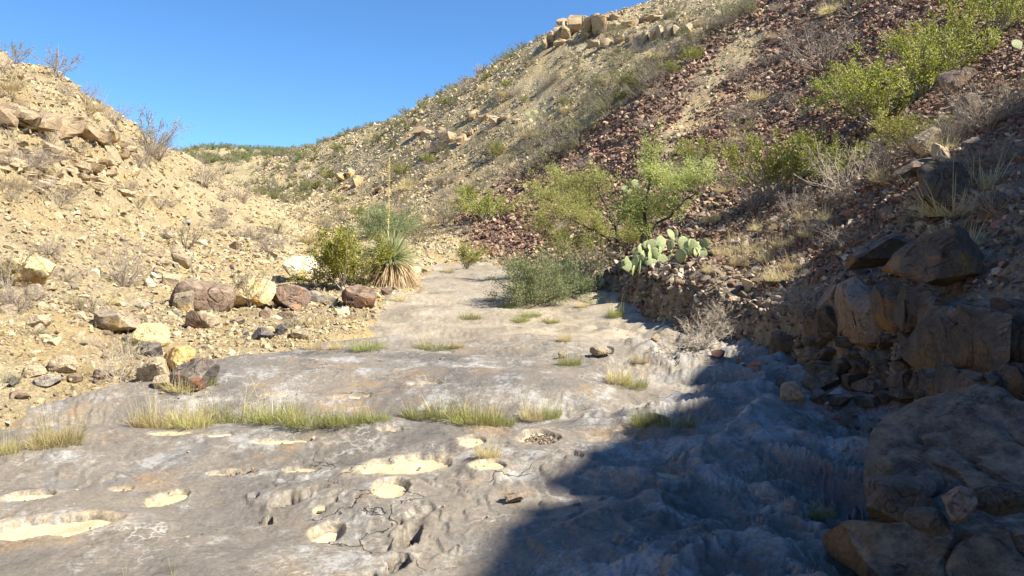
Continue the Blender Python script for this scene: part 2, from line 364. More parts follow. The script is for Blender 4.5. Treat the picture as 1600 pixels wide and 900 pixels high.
def mat_bedrock():
    t = NT("water_worn_limestone")
    up = t.attr("upstream"); sh = t.attr("crest")
    def warp(scale, amt, detail=3):
        n = t.n.new("ShaderNodeTexNoise"); n.inputs["Scale"].default_value = scale; n.inputs["Detail"].default_value = detail; t.l.new(t.co, n.inputs["Vector"])
        v = t.n.new("ShaderNodeVectorMath"); v.operation = 'MULTIPLY_ADD'; t.l.new(n.outputs["Color"], v.inputs[0]); v.inputs[1].default_value = (amt,) * 3; t.l.new(t.co, v.inputs[2]); return v.outputs[0]
    lo = t.ramp(t.noise(.8, 7, .66, .3), (.32, (.088, .079, .07)), (.46, (.14, .124, .105)), (.57, (.178, .152, .119)), (.70, (.145, .141, .134)))
    warm = t.ramp(t.noise(1.7, 6, .66, .2), (.55, 0.0), (.68, .7))
    col = t.mix(warm, lo, (.25, .165, .085))
    tan = t.ramp(t.noise(1.5, 7, .7), (.32, (.17, .138, .098)), (.5, (.275, .23, .165)), (.68, (.37, .315, .235)))
    upm = t.math('MULTIPLY', up, t.ramp(t.noise(.55, 5, .6), (.32, .55), (.55, 1.0)))
    col = t.mix(upm, col, tan)
    # pale mineral crust: short broken veins, smears and speckles
    def veins(scale, width, lo_, hi_, ms, wv):
        e = t.ramp(t.voro(scale, 'DISTANCE_TO_EDGE', wv), (0.0, 1.0), (width, 0.0))
        return t.math('MULTIPLY', e, t.ramp(t.noise(ms, 5, .7), (lo_, 0.0), (hi_, 1.0)))
    w1 = warp(3.0, .55, 5); w2 = warp(9.0, .22, 4)
    col = t.mix(t.math('MULTIPLY', veins(2.6, .045, .53, .66, 1.3, w1), .35), col, (.50, .48, .44))
    col = t.mix(t.math('MULTIPLY', veins(8.0, .06, .53, .66, 2.1, w2), .6), col, (.50, .48, .44))
    crust = t.ramp(t.noise(1.6, 10, .84, .1), (.52, 0.0), (.60, .9))
    col = t.mix(t.math('MULTIPLY', crust, t.math('SUBTRACT', 1.0, t.math('MULTIPLY', up, .7))), col, (.30, .293, .28))
    col = t.mix(t.math('MULTIPLY', sh, t.ramp(t.noise(4, 7, .75), (.38, 0.0), (.6, .85))), col, (.27, .262, .25))
    col = t.mix(t.math('MULTIPLY', t.math('POWER', t.attr('dust'), 2.6), t.ramp(t.noise(13, 6, .75), (.42, 0.0), (.62, .85))), col, (.42, .335, .22))
    sp = t.ramp(t.noise(38, 5, .8), (.3, .62), (.5, 1.0), (.7, 1.3)); col = t.mix(1.0, col, sp, 'MULTIPLY')
    dk = t.ramp(t.noise(4.5, 8, .72, .2), (.28, .5), (.44, 1.0)); col = t.mix(1.0, col, dk, 'MULTIPLY')
    crk = t.ramp(t.voro(1.4, 'DISTANCE_TO_EDGE', w1), (0.0, 0.0), (.010, 1.0))
    ckm = t.math('MAXIMUM', crk, t.ramp(t.noise(.7, 3), (0.58, 1.0), (0.64, 0.0)))
    col = t.mix(1.0, col, t.ramp(ckm, (0, .35), (1, 1.0)), 'MULTIPLY')
    n = t.bump(t.noise(4.5, 9, .64, .2), .42, .05); n = t.bump(t.noise(26, 6, .75), .5, .012, n); n = t.bump(ckm, .8, .02, n)
    n = t.bump(t.ramp(t.voro(14, 'F1', w2), (.12, 0.0), (.3, 1.0)), .25, .008, n)
    t.b.inputs["Specular IOR Level"].default_value = .45
    return t.out(col, n, .6)

def mat_rock(name, c1, c2, c3=None, scale=3.0, streak=(1, 1, 1), spec=.25, cr=.45):
    t = NT(name); vec = t.map(streak)
    col = t.ramp(t.noise(scale, 6, .65, .5, vec), (.34, c1), (.64, c2))
    if c3: col = t.mix(t.ramp(t.noise(scale * .55, 5, .6, .7), (.5, 0.0), (.6, 1.0)), col, c3)
    col = t.mix(1.0, col, t.ramp(t.noise(scale * 14, 4, .7), (.28, .6), (.7, 1.2)), 'MULTIPLY')
    crack = t.ramp(t.math('ABSOLUTE', t.math('SUBTRACT', t.noise(scale * .8, 5, .6, 1.5), .5)), (0.0, cr), (.014, 1.0))
    col = t.mix(1.0, col, crack, 'MULTIPLY')
    gn = t.n.new("ShaderNodeNewGeometry"); sx = t.n.new("ShaderNodeSeparateXYZ"); t.l.new(gn.outputs["Normal"], sx.inputs[0])
    dust = t.math('MULTIPLY', t.ramp(sx.outputs[2], (.45, 0.0), (.95, 1.0)), t.ramp(t.noise(scale * 2.5, 6, .7), (.42, 0.0), (.66, .6)))
    col = t.mix(dust, col, (.40, .33, .24) if cr < .6 else (.24, .20, .16))
    n = t.bump(t.noise(scale * 2.2, 8, .7, .6, vec), .75, .06); n = t.bump(t.noise(scale * 11, 5, .7), .6, .015, n)
    n = t.bump(crack, .5, .02, n)
    t.b.inputs["Specular IOR Level"].default_value = spec
    return t.out(col, n)
def mat_tint(name, typ):
    """loose stone: its own colour comes from the object (or the scattered point)"""
    t = NT(name)
    if typ == 'OBJ':
        oi = t.n.new("ShaderNodeObjectInfo"); base = oi.outputs["Color"]
    else: base = t.attr("tint", 'INSTANCER', "Color")
    f = t.ramp(t.noise(2.4, 5, .65), (.28, .6), (.72, 1.3)); col = t.mix(1.0, base, f, 'MULTIPLY')
    n = t.bump(t.noise(7, 6, .7), .6, .05)
    return t.out(col, n)
def mat_leaf(name, c1, c2, trans=.35, rough=.6, scale=6.0):
    t = NT(name)
    oi = t.n.new("ShaderNodeObjectInfo"); g = t.n.new("ShaderNodeNewGeometry")
    f = t.math('ADD', t.math('MULTIPLY', g.outputs["Random Per Island"], .65), t.math('MULTIPLY', t.noise(scale, 3), .5))
    col = t.ramp(f, (.15, c1), (.95, c2))
    hs = t.n.new("ShaderNodeHueSaturation"); t.l.new(col, hs.inputs["Color"])
    t.l.new(t.math('ADD', t.math('MULTIPLY', oi.outputs["Random"], .03), .485), hs.inputs["Hue"])
    t.l.new(t.math('ADD', t.math('MULTIPLY', oi.outputs["Random"], .35), .82), hs.inputs["Value"])
    col = hs.outputs[0]
    t.out(col, None, rough); t.b.inputs["Specular IOR Level"].default_value = .3
    if trans:
        tr = t.n.new("ShaderNodeBsdfTranslucent"); t.l.new(col, tr.inputs[0]); mx = t.n.new("ShaderNodeMixShader"); mx.inputs[0].default_value = trans
        t.l.new(t.b.outputs[0], mx.inputs[1]); t.l.new(tr.outputs[0], mx.inputs[2]); t.l.new(mx.outputs[0], t.n["Material Output"].inputs[0])
    return t.m
def mat_plain(name, c1, c2, scale=8, bump=.3, dist=.01):
    t = NT(name); col = t.ramp(t.noise(scale, 5, .6), (.3, c1), (.7, c2))
    return t.out(col, t.bump(t.noise(scale * 3, 5, .7), bump, dist))

M = {}
M['soil'] = mat_soil(); M['bed'] = mat_bedrock()
def mat_sand():
    t = NT("pale_dry_sand"); col = t.ramp(t.noise(5, 6, .65), (.3, (.36, .275, .17)), (.5, (.47, .375, .245)), (.7, (.56, .46, .315)))
    col = t.mix(1.0, col, t.ramp(t.noise(120, 2, .7), (.3, .72), (.7, 1.12)), 'MULTIPLY'); col = t.mix(t.ramp(t.voro(55), (.0, .8), (.16, 0.0)), col, (.25, .18, .13))
    return t.out(col, t.bump(t.noise(70, 3, .8), .6, .01, t.bump(t.noise(9, 5), .6, .02)))
M['sand'] = mat_sand()
M['stone'] = mat_tint("loose_stone", 'OBJ'); M['scree'] = mat_tint("scree_stone", 'INST')

# ------------------------------------------------------------------ terrain meshes
def grid_faces(nr, nc):
    i = (np.arange(nr - 1)[:, None] * nc + np.arange(nc - 1)).ravel()
    return np.stack([i, i + 1, i + 1 + nc, i + nc], 1)
def sub_mesh(name, V, Fc, attrs, mats):
    used = np.unique(Fc); re = np.full(len(V), -1); re[used] = np.arange(len(used))
    return mesh(name, V[used], re[Fc], mats, True, None, {k: a[used] for k, a in attrs.items()})
def talus_zone(x, y, z):
    """1 where dark maroon talus covers the right hillside"""
    d = np.maximum(y, .5); px = HX + F * x / d; py = HY - F * z / d
    bl = np.interp(py, [-60, 0, 130, 250, 330, 385, 420], [1260, 1200, 1010, 860, 690, 640, 640])
    n = 60 * fbm(x * .16, y * .16, 3, 101)
    m = sstep(-75, 60, px - bl + 1.5 * n)
    s = np.abs(px - (1010 + (290 - py) * .62)) + 35 * fbm(x * .3, y * .3, 3, 102)      # pale chute down the middle
    m = m * (1 - .8 * (1 - sstep(10, 46, s)) * sstep(20, 60, py) * (1 - sstep(270, 330, py)))
    pale = sstep(.35, .7, fbm(x * .22 + .1 * y, y * .12, 3, 103))
    return np.clip(m * (1 - .6 * pale), 0, 1) * sstep(.2, 2, x - np.interp(y, *zip(*XR))) * (y > 3)
def attrs_for(x, y, z):
    d = np.maximum(y, .5); px = HX + F * x / d; py = HY - F * z / d
    zone = talus_zone(x, y, z)
    dr = x - np.interp(y, *zip(*XR))
    grit = sstep(0, .3, dr) * (1 - sstep(3.5, 6.5, dr)) * (1 - sstep(17, 24, y)) * .9
    grit = np.maximum(grit, sstep(1.2, 1.5, x / np.maximum(y, .3)))
    green = sstep(40, 95, y) * 1.0 + .35 * sstep(18, 40, y)
    return dict(zone=zone, grit=np.clip(grit, 0, 1), green=np.clip(green, 0, 1) * .6)
NU, NV = 760, 800
uu = np.linspace(-1.15, 1.42, NU); vv = np.linspace(math.log(1.6), math.log(400), NV)
vv = math.log(1.6) + (vv - vv[0]) * 1.0
Y = np.exp(vv)[:, None] * np.ones(NU); X = Y * uu
X = X.ravel(); Y = Y.ravel(); Z = soil(X, Y)
V = np.stack([X, Y, Z], 1); Fq = grid_faces(NV, NU)
FX = X[Fq].mean(1); FY = Y[Fq].mean(1); FU = FX / FY
bz = np.where(FY < 30, bed_base(FX, FY), -99); FZ = Z[Fq].max(1)
keep = FZ > bz - .22
AT = attrs_for(X, Y, Z)
bed_mid = np.interp(FY, [0, 24, 30, 40, 60, 90, 130], [0, -1.2, -4, -12, -24, -40, -45])
leftm = FX < bed_mid; farm = FY > 75
structure(link("left_hillside", sub_mesh("left_hillside", V, Fq[keep & leftm & ~farm], AT, [M['soil']])))
structure(link("right_hillside", sub_mesh("right_hillside", V, Fq[keep & ~leftm & ~farm], AT, [M['soil']])))
structure(link("far_ridge", sub_mesh("far_ridge", V, Fq[keep & farm], AT, [M['soil']])))
# the same ground where it runs on out of the frame and behind the viewer
def patch(name, x0, x1, y0, y1, n, cond):
    x, y = np.meshgrid(np.linspace(x0, x1, n), np.linspace(y0, y1, n)); x = x.ravel(); y = y.ravel()
    z = soil(x, y); v = np.stack([x, y, z], 1); f = grid_faces(n, n)
    fx = x[f].mean(1); fy = y[f].mean(1); f = f[cond(fx, fy)]
    structure(link(name, sub_mesh(name, v, f, attrs_for(x, y, z), [M['soil']])))
patch("hillside_beside_viewer", 1.5, 46, -40, 34, 420, lambda x, y: (x / np.maximum(y, .01) > 1.405) | (y < 1.62))
patch("hillside_behind_viewer", -46, 1.6, -40, 40, 300, lambda x, y: (x / np.maximum(y, .01) < -1.135) | (y < 1.62))
# bedrock sheet of the dry stream
NU, NV = 860, 760
uu = np.concatenate([np.linspace(-2.6, -.93, 120), np.linspace(-.92, .80, NU), np.linspace(.82, 1.5, 40)]); NU = len(uu); vv = np.linspace(math.log(1.15), math.log(30), NV)
Y = np.exp(vv)[:, None] * np.ones(NU); X = (Y * uu).ravel(); Y = Y.ravel()
Z = bedrock(X.copy(), Y.copy()); dusty = DUST[0]; S = soil(X, Y)
Fq = grid_faces(NV, NU); keep = ((Z - S)[Fq].max(1) > -.08)
low = bed_low(X, Y); crest = sstep(.01, .10, Z - low)
bed = structure(link("rock_streambed", sub_mesh("rock_streambed", np.stack([X, Y, Z], 1), Fq[keep], dict(upstream=sstep(8.2, 11.5, Y + .5 * X * (X < 0)), crest=crest, dust=dusty), [M['bed']])))
# sand and gravel lying in the hollows: parts of the streambed
for (cx, cy, rx, ry, tl, dep, kind) in POOLW:
    if kind == 'h': continue
    nr, na = 14, 48
    rr, aa = np.meshgrid(np.linspace(0, 1.12, nr), np.linspace(0, 2 * pi, na, endpoint=False), indexing='ij')
    x = cx + rx * rr * np.cos(aa); y = cy + ry * rr * np.sin(aa) + tl * rx * rr * np.cos(aa)
    x = x.ravel(); y = y.ravel()
    c = np.array([cx]), np.array([cy])
    z = bed_low(*c)[0] + bed_base(x, y) - bed_base(*c)[0] + .01 - dep * .42 - .16 * dep * (1 - rr.ravel() ** 2) + .006 * fbm(x * 9, y * 9, 3, 8)
    f = []
    for i in range(nr - 1):
        for j in range(na): f.append((i * na + j, i * na + (j + 1) % na, (i + 1) * na + (j + 1) % na, (i + 1) * na + j))
    v = np.stack([x, y, z], 1)
    link("sand_pocket", mesh("sand_pocket", v, np.array(f)[:, ::-1], [M['sand']]), bed)

# ------------------------------------------------------------------ rocks
_ico = {}
def ico(n):
    if n in _ico: return _ico[n]
    if n == 0:
        t = (1 + 5 ** .5) / 2
        v = np.array([(-1, t, 0), (1, t, 0), (-1, -t, 0), (1, -t, 0), (0, -1, t), (0, 1, t), (0, -1, -t), (0, 1, -t), (t, 0, -1), (t, 0, 1), (-t, 0, -1), (-t, 0, 1)], float)
        f = np.array([(0, 11, 5), (0, 5, 1), (0, 1, 7), (0, 7, 10), (0, 10, 11), (1, 5, 9), (5, 11, 4), (11, 10, 2), (10, 7, 6), (7, 1, 8), (3, 9, 4), (3, 4, 2), (3, 2, 6), (3, 6, 8), (3, 8, 9), (4, 9, 5), (2, 4, 11), (6, 2, 10), (8, 6, 7), (9, 8, 1)])
    else:
        v, f = ico(n - 1); v = list(map(tuple, v)); cache = {}; nf = []
        def mid(a, b):
            k = (min(a, b), max(a, b))
            if k not in cache: cache[k] = len(v); v.append(tuple((np.array(v[a]) + np.array(v[b])) / 2))
            return cache[k]
        for a, b, c in f:
            ab, bc, ca = mid(a, b), mid(b, c), mid(c, a); nf += [(a, ab, ca), (b, bc, ab), (c, ca, bc), (ab, bc, ca)]
        v = np.array(v); f = np.array(nf)
    v = v / np.linalg.norm(v, axis=1)[:, None]; _ico[n] = (v, f); return _ico[n]
def rock_shape(seed, dims, sub=3, chops=10, boxy=.75, rough=.06, layers=0.0, cut=(.55, .95)):
    rg = np.random.default_rng(seed); v, f = ico(sub); p = np.sign(v) * np.abs(v) ** boxy
    p = p / np.abs(p).max(0)
    for k in range(chops):
        n = rg.normal(size=3); n /= np.linalg.norm(n); dd = rg.uniform(*cut)
        q = p @ n - dd; p = p - np.outer(np.maximum(q, 0) * .97, n)
    p = p * (1 + rough * .9 * fbm3(p * 1.7 + seed % 97, 3, seed % 50)[:, None])
    p = p * np.asarray(dims)
    if rough and sub >= 3:
        s = max(dims); nn = p / np.maximum(np.linalg.norm(p, axis=1), 1e-6)[:, None]
        p = p + nn * (rough * .32 * s * fbm3(p / s * 5 + 3.1, 4, seed % 70)[:, None])
        r = np.abs(fbm3(p / s * 2.2 + 9.7, 2, seed % 31)); p = p - nn * (.07 * s * rough / .06 * np.clip(1 - r / .07, 0, 1))[:, None]
    if layers:
        s = max(dims); h = layers * s; zz = p[:, 2] + .3 * h * fbm3(p / s * 2, 2, 5); fr = zz / h - np.floor(zz / h)
        p[:, :2] *= (1 - .06 * (1 - sstep(0, .16, fr)))[:, None]
    return p, f
RM = {
    'brown': mat_rock("brown_boulder_rock", (.13, .092, .068), (.27, .20, .145), (.19, .13, .09)),
    'darkbrown': mat_rock("dark_brown_rock", (.085, .058, .045), (.18, .115, .08), (.25, .13, .075)),
    'rust': mat_rock("rust_and_brown_rock", (.14, .10, .078), (.25, .175, .13), (.36, .22, .13)),
    'yellow': mat_rock("yellow_limestone", (.56, .42, .20), (.66, .54, .33), (.50, .31, .11)),
    'bright': mat_rock("bright_yellow_limestone", (.62, .48, .22), (.70, .58, .34)),
    'cream': mat_rock("cream_limestone", (.64, .55, .38), (.74, .65, .48), (.60, .42, .2)),
    'ochre': mat_rock("ochre_limestone", (.52, .33, .12), (.62, .45, .21)),
    'tan': mat_rock("tan_limestone", (.38, .295, .195), (.52, .42, .29)),
    'greytan': mat_rock("grey_tan_limestone", (.25, .205, .155), (.38, .315, .23), (.46, .33, .17)),
    'grey': mat_rock("grey_limestone", (.20, .18, .16), (.31, .28, .24)),
    'dark': mat_rock("dark_grey_basalt", (.065, .06, .062), (.15, .14, .14)),
    'darkred': mat_rock("dark_red_basalt", (.075, .066, .064), (.17, .15, .14), (.22, .11, .07)),
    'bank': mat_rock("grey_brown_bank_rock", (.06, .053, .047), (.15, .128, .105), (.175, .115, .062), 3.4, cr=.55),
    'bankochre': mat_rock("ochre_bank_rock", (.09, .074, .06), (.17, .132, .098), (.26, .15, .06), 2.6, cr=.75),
    'pink': mat_rock("pinkish_bank_rock", (.20, .15, .12), (.32, .24, .18), (.26, .17, .11), 2.4),
    'maroon': mat_rock("maroon_basalt", (.10, .05, .042), (.20, .105, .085), (.26, .15, .11)),
    'capledge': mat_rock("brown_caprock", (.26, .195, .13), (.40, .31, .20), (.34, .23, .12), 2.0),
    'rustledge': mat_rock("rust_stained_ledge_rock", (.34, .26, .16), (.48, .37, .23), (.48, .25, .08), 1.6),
    'ledge': mat_rock("pale_ledge_rock", (.34, .26, .17), (.48, .38, .25), (.42, .28, .14), 2.0, (1, 1, 1.5)),
}
def rock_mesh(name, seed, dims, px, mat, **kw):
    sub = 6 if px > 300 else 5 if px > 80 else 4 if px > 34 else 3 if px > 15 else 2
    p, f = rock_shape(seed, dims, sub, **kw)
    return mesh(name, p, f, [RM[mat]], True, 32 if sub > 2 else 25)
APRON = []
def rock(name, px, py, w, h, mat, label, cat="rock", group=None, d=None, depth=.8, yaw=0.0, tilt=(0, 0), sink=.24, seed=None, parent=None, **kw):
    seed = seed if seed is not None else int(px * 7 + py * 13)
    if d is None:
        x, y, z = hit(px, py + h * .42); D = y; x = (px - HX) / F * D
        a = w * D / F / 2; c = h * D / F / 2 * 1.08; b = a * depth
        y = y + b * .55; x = (px - HX) / F * y
        z = max(float(ground(x, y)[0]), float(ground(x, y - b * .5)[0])) * .5 + .5 * z + c * (1 - 2 * sink)
    else:
        D = d; a = w * D / F / 2; c = h * D / F / 2; b = a * depth; x, y, z = (px - HX) / F * D, D + b * .5, (HY - py) / F * D
    if y > 5 and x < 0: APRON.append((x, y, max(a, b)))
    o = link(name, rock_mesh(name, seed, (a, b, c), w, mat, **kw), parent, (x, y, z))
    o.rotation_euler = (radians(tilt[0]), radians(tilt[1]), radians(yaw))
    if label: tag(o, label, cat, group)
    return o
BL = "boulders and rocks on the left bank"
for a in [
    (45, 428, 84, 60, 'yellow', "bright yellow boulder with an orange right side, alone among dry brush at the far left", dict(yaw=20, seed=5)),
    (56, 457, 30, 32, 'greytan', "small grey pointed stone leaning on the front of the far left yellow boulder", {}),
    (58, 503, 38, 24, 'tan', "flat tan stone lying below the far left yellow boulder", {}),
    (12, 485, 26, 20, 'greytan', "brown stone at the left edge below the dead brush", {}),
    (178, 498, 78, 54, 'greytan', "flat topped grey boulder with a tan front behind the pale dead bush", dict(boxy=.5, layers=.5)),
    (232, 523, 66, 40, 'bright', "low bright yellow rock shaped like a cone on the left bank", dict(chops=14)),
    (237, 545, 34, 30, 'dark', "dark grey round stone in front of the bright yellow cone shaped rock", {}),
    (240, 577, 66, 44, 'tan', "pale tan wedge rock left of the ochre rock and the dark red boulder", dict(yaw=-20)),
    (281, 562, 54, 50, 'ochre', "orange ochre rock wedged behind the dark red and black boulder", dict(rough=.1)),
    (301, 586, 84, 56, 'darkred', "black boulder with a rusty red patch at the edge of the bedrock", dict(seed=11)),
    (318, 460, 92, 60, 'brown', "large round brown boulder left of the yellow boulder with a wispy plant", dict(chops=8, boxy=.8, seed=3)),
    (289, 467, 38, 44, 'greytan', "upright grey slab leaning against the left of the large round brown boulder", dict(boxy=.5, depth=.5)),
    (394, 459, 76, 54, 'yellow', "yellow boulder with a wispy green plant growing in front of it", dict(seed=21)),
    (458, 466, 72, 46, 'rust', "rust and brown boulder right of the yellow boulder with the wispy plant", dict(chops=8, seed=23, tilt=(0, 14))),
    (469, 419, 56, 46, 'cream', "cream white boulder alone on the slope left of the green creosote bush", dict(seed=9)),
    (564, 463, 60, 44, 'darkbrown', "dark brown boulder below the creosote bush at the edge of the bedrock", dict(chops=9, seed=14)),
    (537, 486, 26, 16, 'cream', "small cream and orange stone beside the left foot of the dark brown boulder", {}),
    (609, 438, 22, 18, 'cream', "small white stone at the foot of the sotol", {}),
    (604, 455, 18, 15, 'rust', "small brick shaped brown stone in front of the sotol", dict(boxy=.4, chops=3)),
    (495, 462, 24, 24, 'grey', "grey stone in the gap between the rust boulder and the dark brown boulder", {}),
    (515, 470, 30, 18, 'greytan', "flat brown stone just left of the dark brown boulder", {}),
    (410, 522, 40, 22, 'dark', "dark grey angular stone on the gravel above the bedrock edge, leftmost of three", {}),
    (440, 514, 20, 22, 'dark', "small dark blue grey stone between the dark angular stone and the tan stone", {}),
    (468, 521, 48, 24, 'greytan', "tan grey stone on the gravel right of the two dark stones", {}),
    (303, 500, 28, 36, 'darkbrown', "dark upright stone just below the large round brown boulder", {}),
    (325, 498, 34, 34, 'tan', "tan stone touching the right of the dark upright stone below the brown boulder", {}),
    (282, 404, 32, 24, 'greytan', "squarish grey brown slab on the slope above the large round brown boulder", dict(boxy=.45)),
    (263, 411, 30, 13, 'tan', "flat tan slab lying left of the squarish slab on the slope", dict(boxy=.5)),
    (253, 397, 26, 16, 'tan', "pale tan stone uppermost of the three slabs above the brown boulder", {}),
    (277, 388, 24, 14, 'tan', "thin tan slab tilted above the squarish grey brown slab", {}),
    (268, 438, 30, 26, 'tan', "tan block on the slope above the upright grey slab", dict(boxy=.5)),
    (228, 498, 22, 16, 'tan', "small tan stone right of the flat topped grey boulder", {}),
    (372, 502, 24, 13, 'brown', "flat brown stone under the yellow boulder with the wispy plant", {}),
    (415, 490, 20, 15, 'rust', "small reddish round stone below the left end of the rust boulder", {}),
    (445, 493, 24, 14, 'darkbrown', "small reddish brown stone below the right end of the rust boulder", {}),
    (100, 572, 44, 30, 'tan', "pointed pale tan stone among chips at the lower left", {}),
    (52, 583, 36, 20, 'tan', "flat light tan stone left of the pointed pale stone at the lower left", {}),
    (75, 600, 40, 16, 'grey', "flat grey stone lying near the lower left gravel edge", {}),
    (115, 592, 30, 14, 'brown', "dark brown flat stone just below the pointed pale tan stone", {}),
    (150, 290, 34, 16, 'ledge', "tan slab with a dark gap under it below the layered left ledge", {}),
    (355, 470, 18, 14, 'tan', "small tan stone in the gap between the brown and yellow boulders", {}),
    (255, 598, 40, 22, 'tan', "pale low stone half hidden by grass left of the black and red boulder", {}),
    (160, 585, 26, 20, 'darkbrown', "dark stone inside the pale dead bush", {}),
]:
    px, py, w, h, m, lab, kw = a
    rock("boulder" if w > 45 else "stone", px, py, w, h, m, lab, "boulder" if w > 45 else "stone", BL, **kw)
SB = "loose stones on the bedrock"
for a in [
    (800, 781, 36, 17, 'pink', "small pinkish orange stone on the bedrock where the shade begins", {}),
    (938, 551, 34, 14, 'greytan', "flat brown slab lying on the sunlit bedrock by a dark stone", {}),
    (952, 549, 16, 14, 'dark', "small dark stone touching the right end of the flat brown slab on the bedrock", {}),
    (1240, 618, 40, 32, 'greytan', "tan squarish rock standing alone in the shade on the right side of the bedrock", {}),
    (878, 556, 14, 10, 'greytan', "small brown stone left of the flat brown slab on the bedrock", {}),
    (865, 422, 18, 10, 'tan', "tan stone at the far end of the bedrock near the small dark creosote", {}),
    (980, 422, 20, 10, 'tan', "pale stone at the lip of the earth bank", {}),
]:
    px, py, w, h, m, lab, kw = a
    rock("stone", px, py, w, h, m, lab, "stone", SB, sink=.1, **kw)

# ---- right bank: ledge of big blocks
RB = "rocks of the right bank"
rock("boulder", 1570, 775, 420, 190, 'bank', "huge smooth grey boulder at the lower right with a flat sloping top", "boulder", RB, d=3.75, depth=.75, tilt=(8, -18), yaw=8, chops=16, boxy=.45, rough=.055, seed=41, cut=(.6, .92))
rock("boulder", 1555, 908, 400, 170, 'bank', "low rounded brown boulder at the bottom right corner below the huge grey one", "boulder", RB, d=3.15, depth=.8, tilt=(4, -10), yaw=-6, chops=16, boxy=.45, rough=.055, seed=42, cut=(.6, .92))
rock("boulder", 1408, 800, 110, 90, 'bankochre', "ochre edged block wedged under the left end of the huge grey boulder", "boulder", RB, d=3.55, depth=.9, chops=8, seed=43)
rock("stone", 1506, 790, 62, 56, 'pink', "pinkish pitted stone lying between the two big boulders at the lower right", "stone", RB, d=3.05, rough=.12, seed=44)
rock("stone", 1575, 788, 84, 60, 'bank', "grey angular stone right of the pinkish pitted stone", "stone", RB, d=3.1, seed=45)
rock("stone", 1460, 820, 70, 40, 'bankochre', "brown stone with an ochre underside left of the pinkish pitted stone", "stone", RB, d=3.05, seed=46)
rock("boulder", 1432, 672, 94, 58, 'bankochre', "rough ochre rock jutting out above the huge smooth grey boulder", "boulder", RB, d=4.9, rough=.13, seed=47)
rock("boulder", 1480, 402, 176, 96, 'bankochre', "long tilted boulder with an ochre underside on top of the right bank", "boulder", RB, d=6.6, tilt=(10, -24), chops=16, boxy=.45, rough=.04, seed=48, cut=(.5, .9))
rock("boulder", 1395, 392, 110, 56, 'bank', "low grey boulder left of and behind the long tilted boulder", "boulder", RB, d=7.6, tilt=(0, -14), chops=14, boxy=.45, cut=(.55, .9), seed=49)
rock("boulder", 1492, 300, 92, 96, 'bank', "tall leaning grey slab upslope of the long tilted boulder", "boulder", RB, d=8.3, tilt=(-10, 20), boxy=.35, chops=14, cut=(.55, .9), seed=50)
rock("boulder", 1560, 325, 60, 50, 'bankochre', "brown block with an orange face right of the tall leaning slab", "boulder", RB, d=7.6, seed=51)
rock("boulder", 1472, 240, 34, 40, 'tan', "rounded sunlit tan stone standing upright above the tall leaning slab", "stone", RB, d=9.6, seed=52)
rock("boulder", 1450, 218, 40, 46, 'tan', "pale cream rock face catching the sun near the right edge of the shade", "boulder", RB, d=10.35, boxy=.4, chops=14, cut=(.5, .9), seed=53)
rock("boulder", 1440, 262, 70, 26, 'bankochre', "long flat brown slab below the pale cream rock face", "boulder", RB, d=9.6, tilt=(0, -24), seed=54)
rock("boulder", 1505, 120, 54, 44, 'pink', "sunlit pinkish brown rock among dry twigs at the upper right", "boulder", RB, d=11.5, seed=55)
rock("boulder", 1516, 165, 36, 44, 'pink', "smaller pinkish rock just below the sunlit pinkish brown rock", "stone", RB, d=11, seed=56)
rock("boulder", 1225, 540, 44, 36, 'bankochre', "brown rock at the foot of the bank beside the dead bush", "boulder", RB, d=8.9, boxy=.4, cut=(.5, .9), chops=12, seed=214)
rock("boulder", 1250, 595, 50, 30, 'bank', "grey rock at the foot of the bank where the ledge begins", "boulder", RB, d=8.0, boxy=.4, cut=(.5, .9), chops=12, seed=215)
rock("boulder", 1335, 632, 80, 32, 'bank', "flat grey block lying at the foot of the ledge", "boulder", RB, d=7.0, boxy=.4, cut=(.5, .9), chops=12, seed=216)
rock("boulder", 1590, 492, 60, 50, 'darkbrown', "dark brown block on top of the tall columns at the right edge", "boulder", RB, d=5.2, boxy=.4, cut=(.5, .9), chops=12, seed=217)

# ---- rock ledges: each outcrop is a thing, each block a part of it
def outcrop(name, label, blocks, mat, cat="rock ledge", d=None, push=.72, deep=.9, grow=1.1, **kw):
    c = blocks[len(blocks) // 2]; x, y, z = hit(c[0], c[1] + c[3] / 2) if d is None else ((c[0] - HX) / F * d, d, (HY - c[1]) / F * d)
    r = link(name, None, None, (x, y, z)); tag(r, label, cat)
    for k, b in enumerate(blocks):
        px, py, w, h = b[:4]; mat_ = b[5] if len(b) > 5 else mat; bx, by, bz = hit(px, py + h * .4) if d is None else ((px - HX) / F * d, d, 0)
        a = w * by / F / 2 * grow; cc = h * by / F / 2 * grow; bb = max(a * deep, cc * 1.3)
        o = link("block", rock_mesh("block", int(px * 3 + py), (a, bb, cc), w, mat_, chops=14, boxy=.22, rough=.05, cut=(.6, .97), layers=.32 if grow > 1.2 else 0), r, ((px - HX) / F * by - x, by + bb * push - y, (HY - py) / F * by - z))
        o.rotation_euler = (radians((k * 17) % 12 - 6), radians(b[4] if len(b) > 4 else (k * 23) % 12 - 6), radians((k * 31) % 30 - 15))
    return r
_r = random.Random(21)
def wall(x0, x1, rows):
    """fractured rows of blocks: (row centre, height, block width, tilt, materials)"""
    out = []
    for (py, h, w, ms) in rows:
        px = x0
        while px < x1:
            ww = w * _r.uniform(.65, 1.35); out.append((px + ww / 2, py + _r.uniform(-.12, .12) * h, ww, h * _r.uniform(.8, 1.15), _r.uniform(-6, 6), _r.choice(ms))); px += ww * .92
    return out
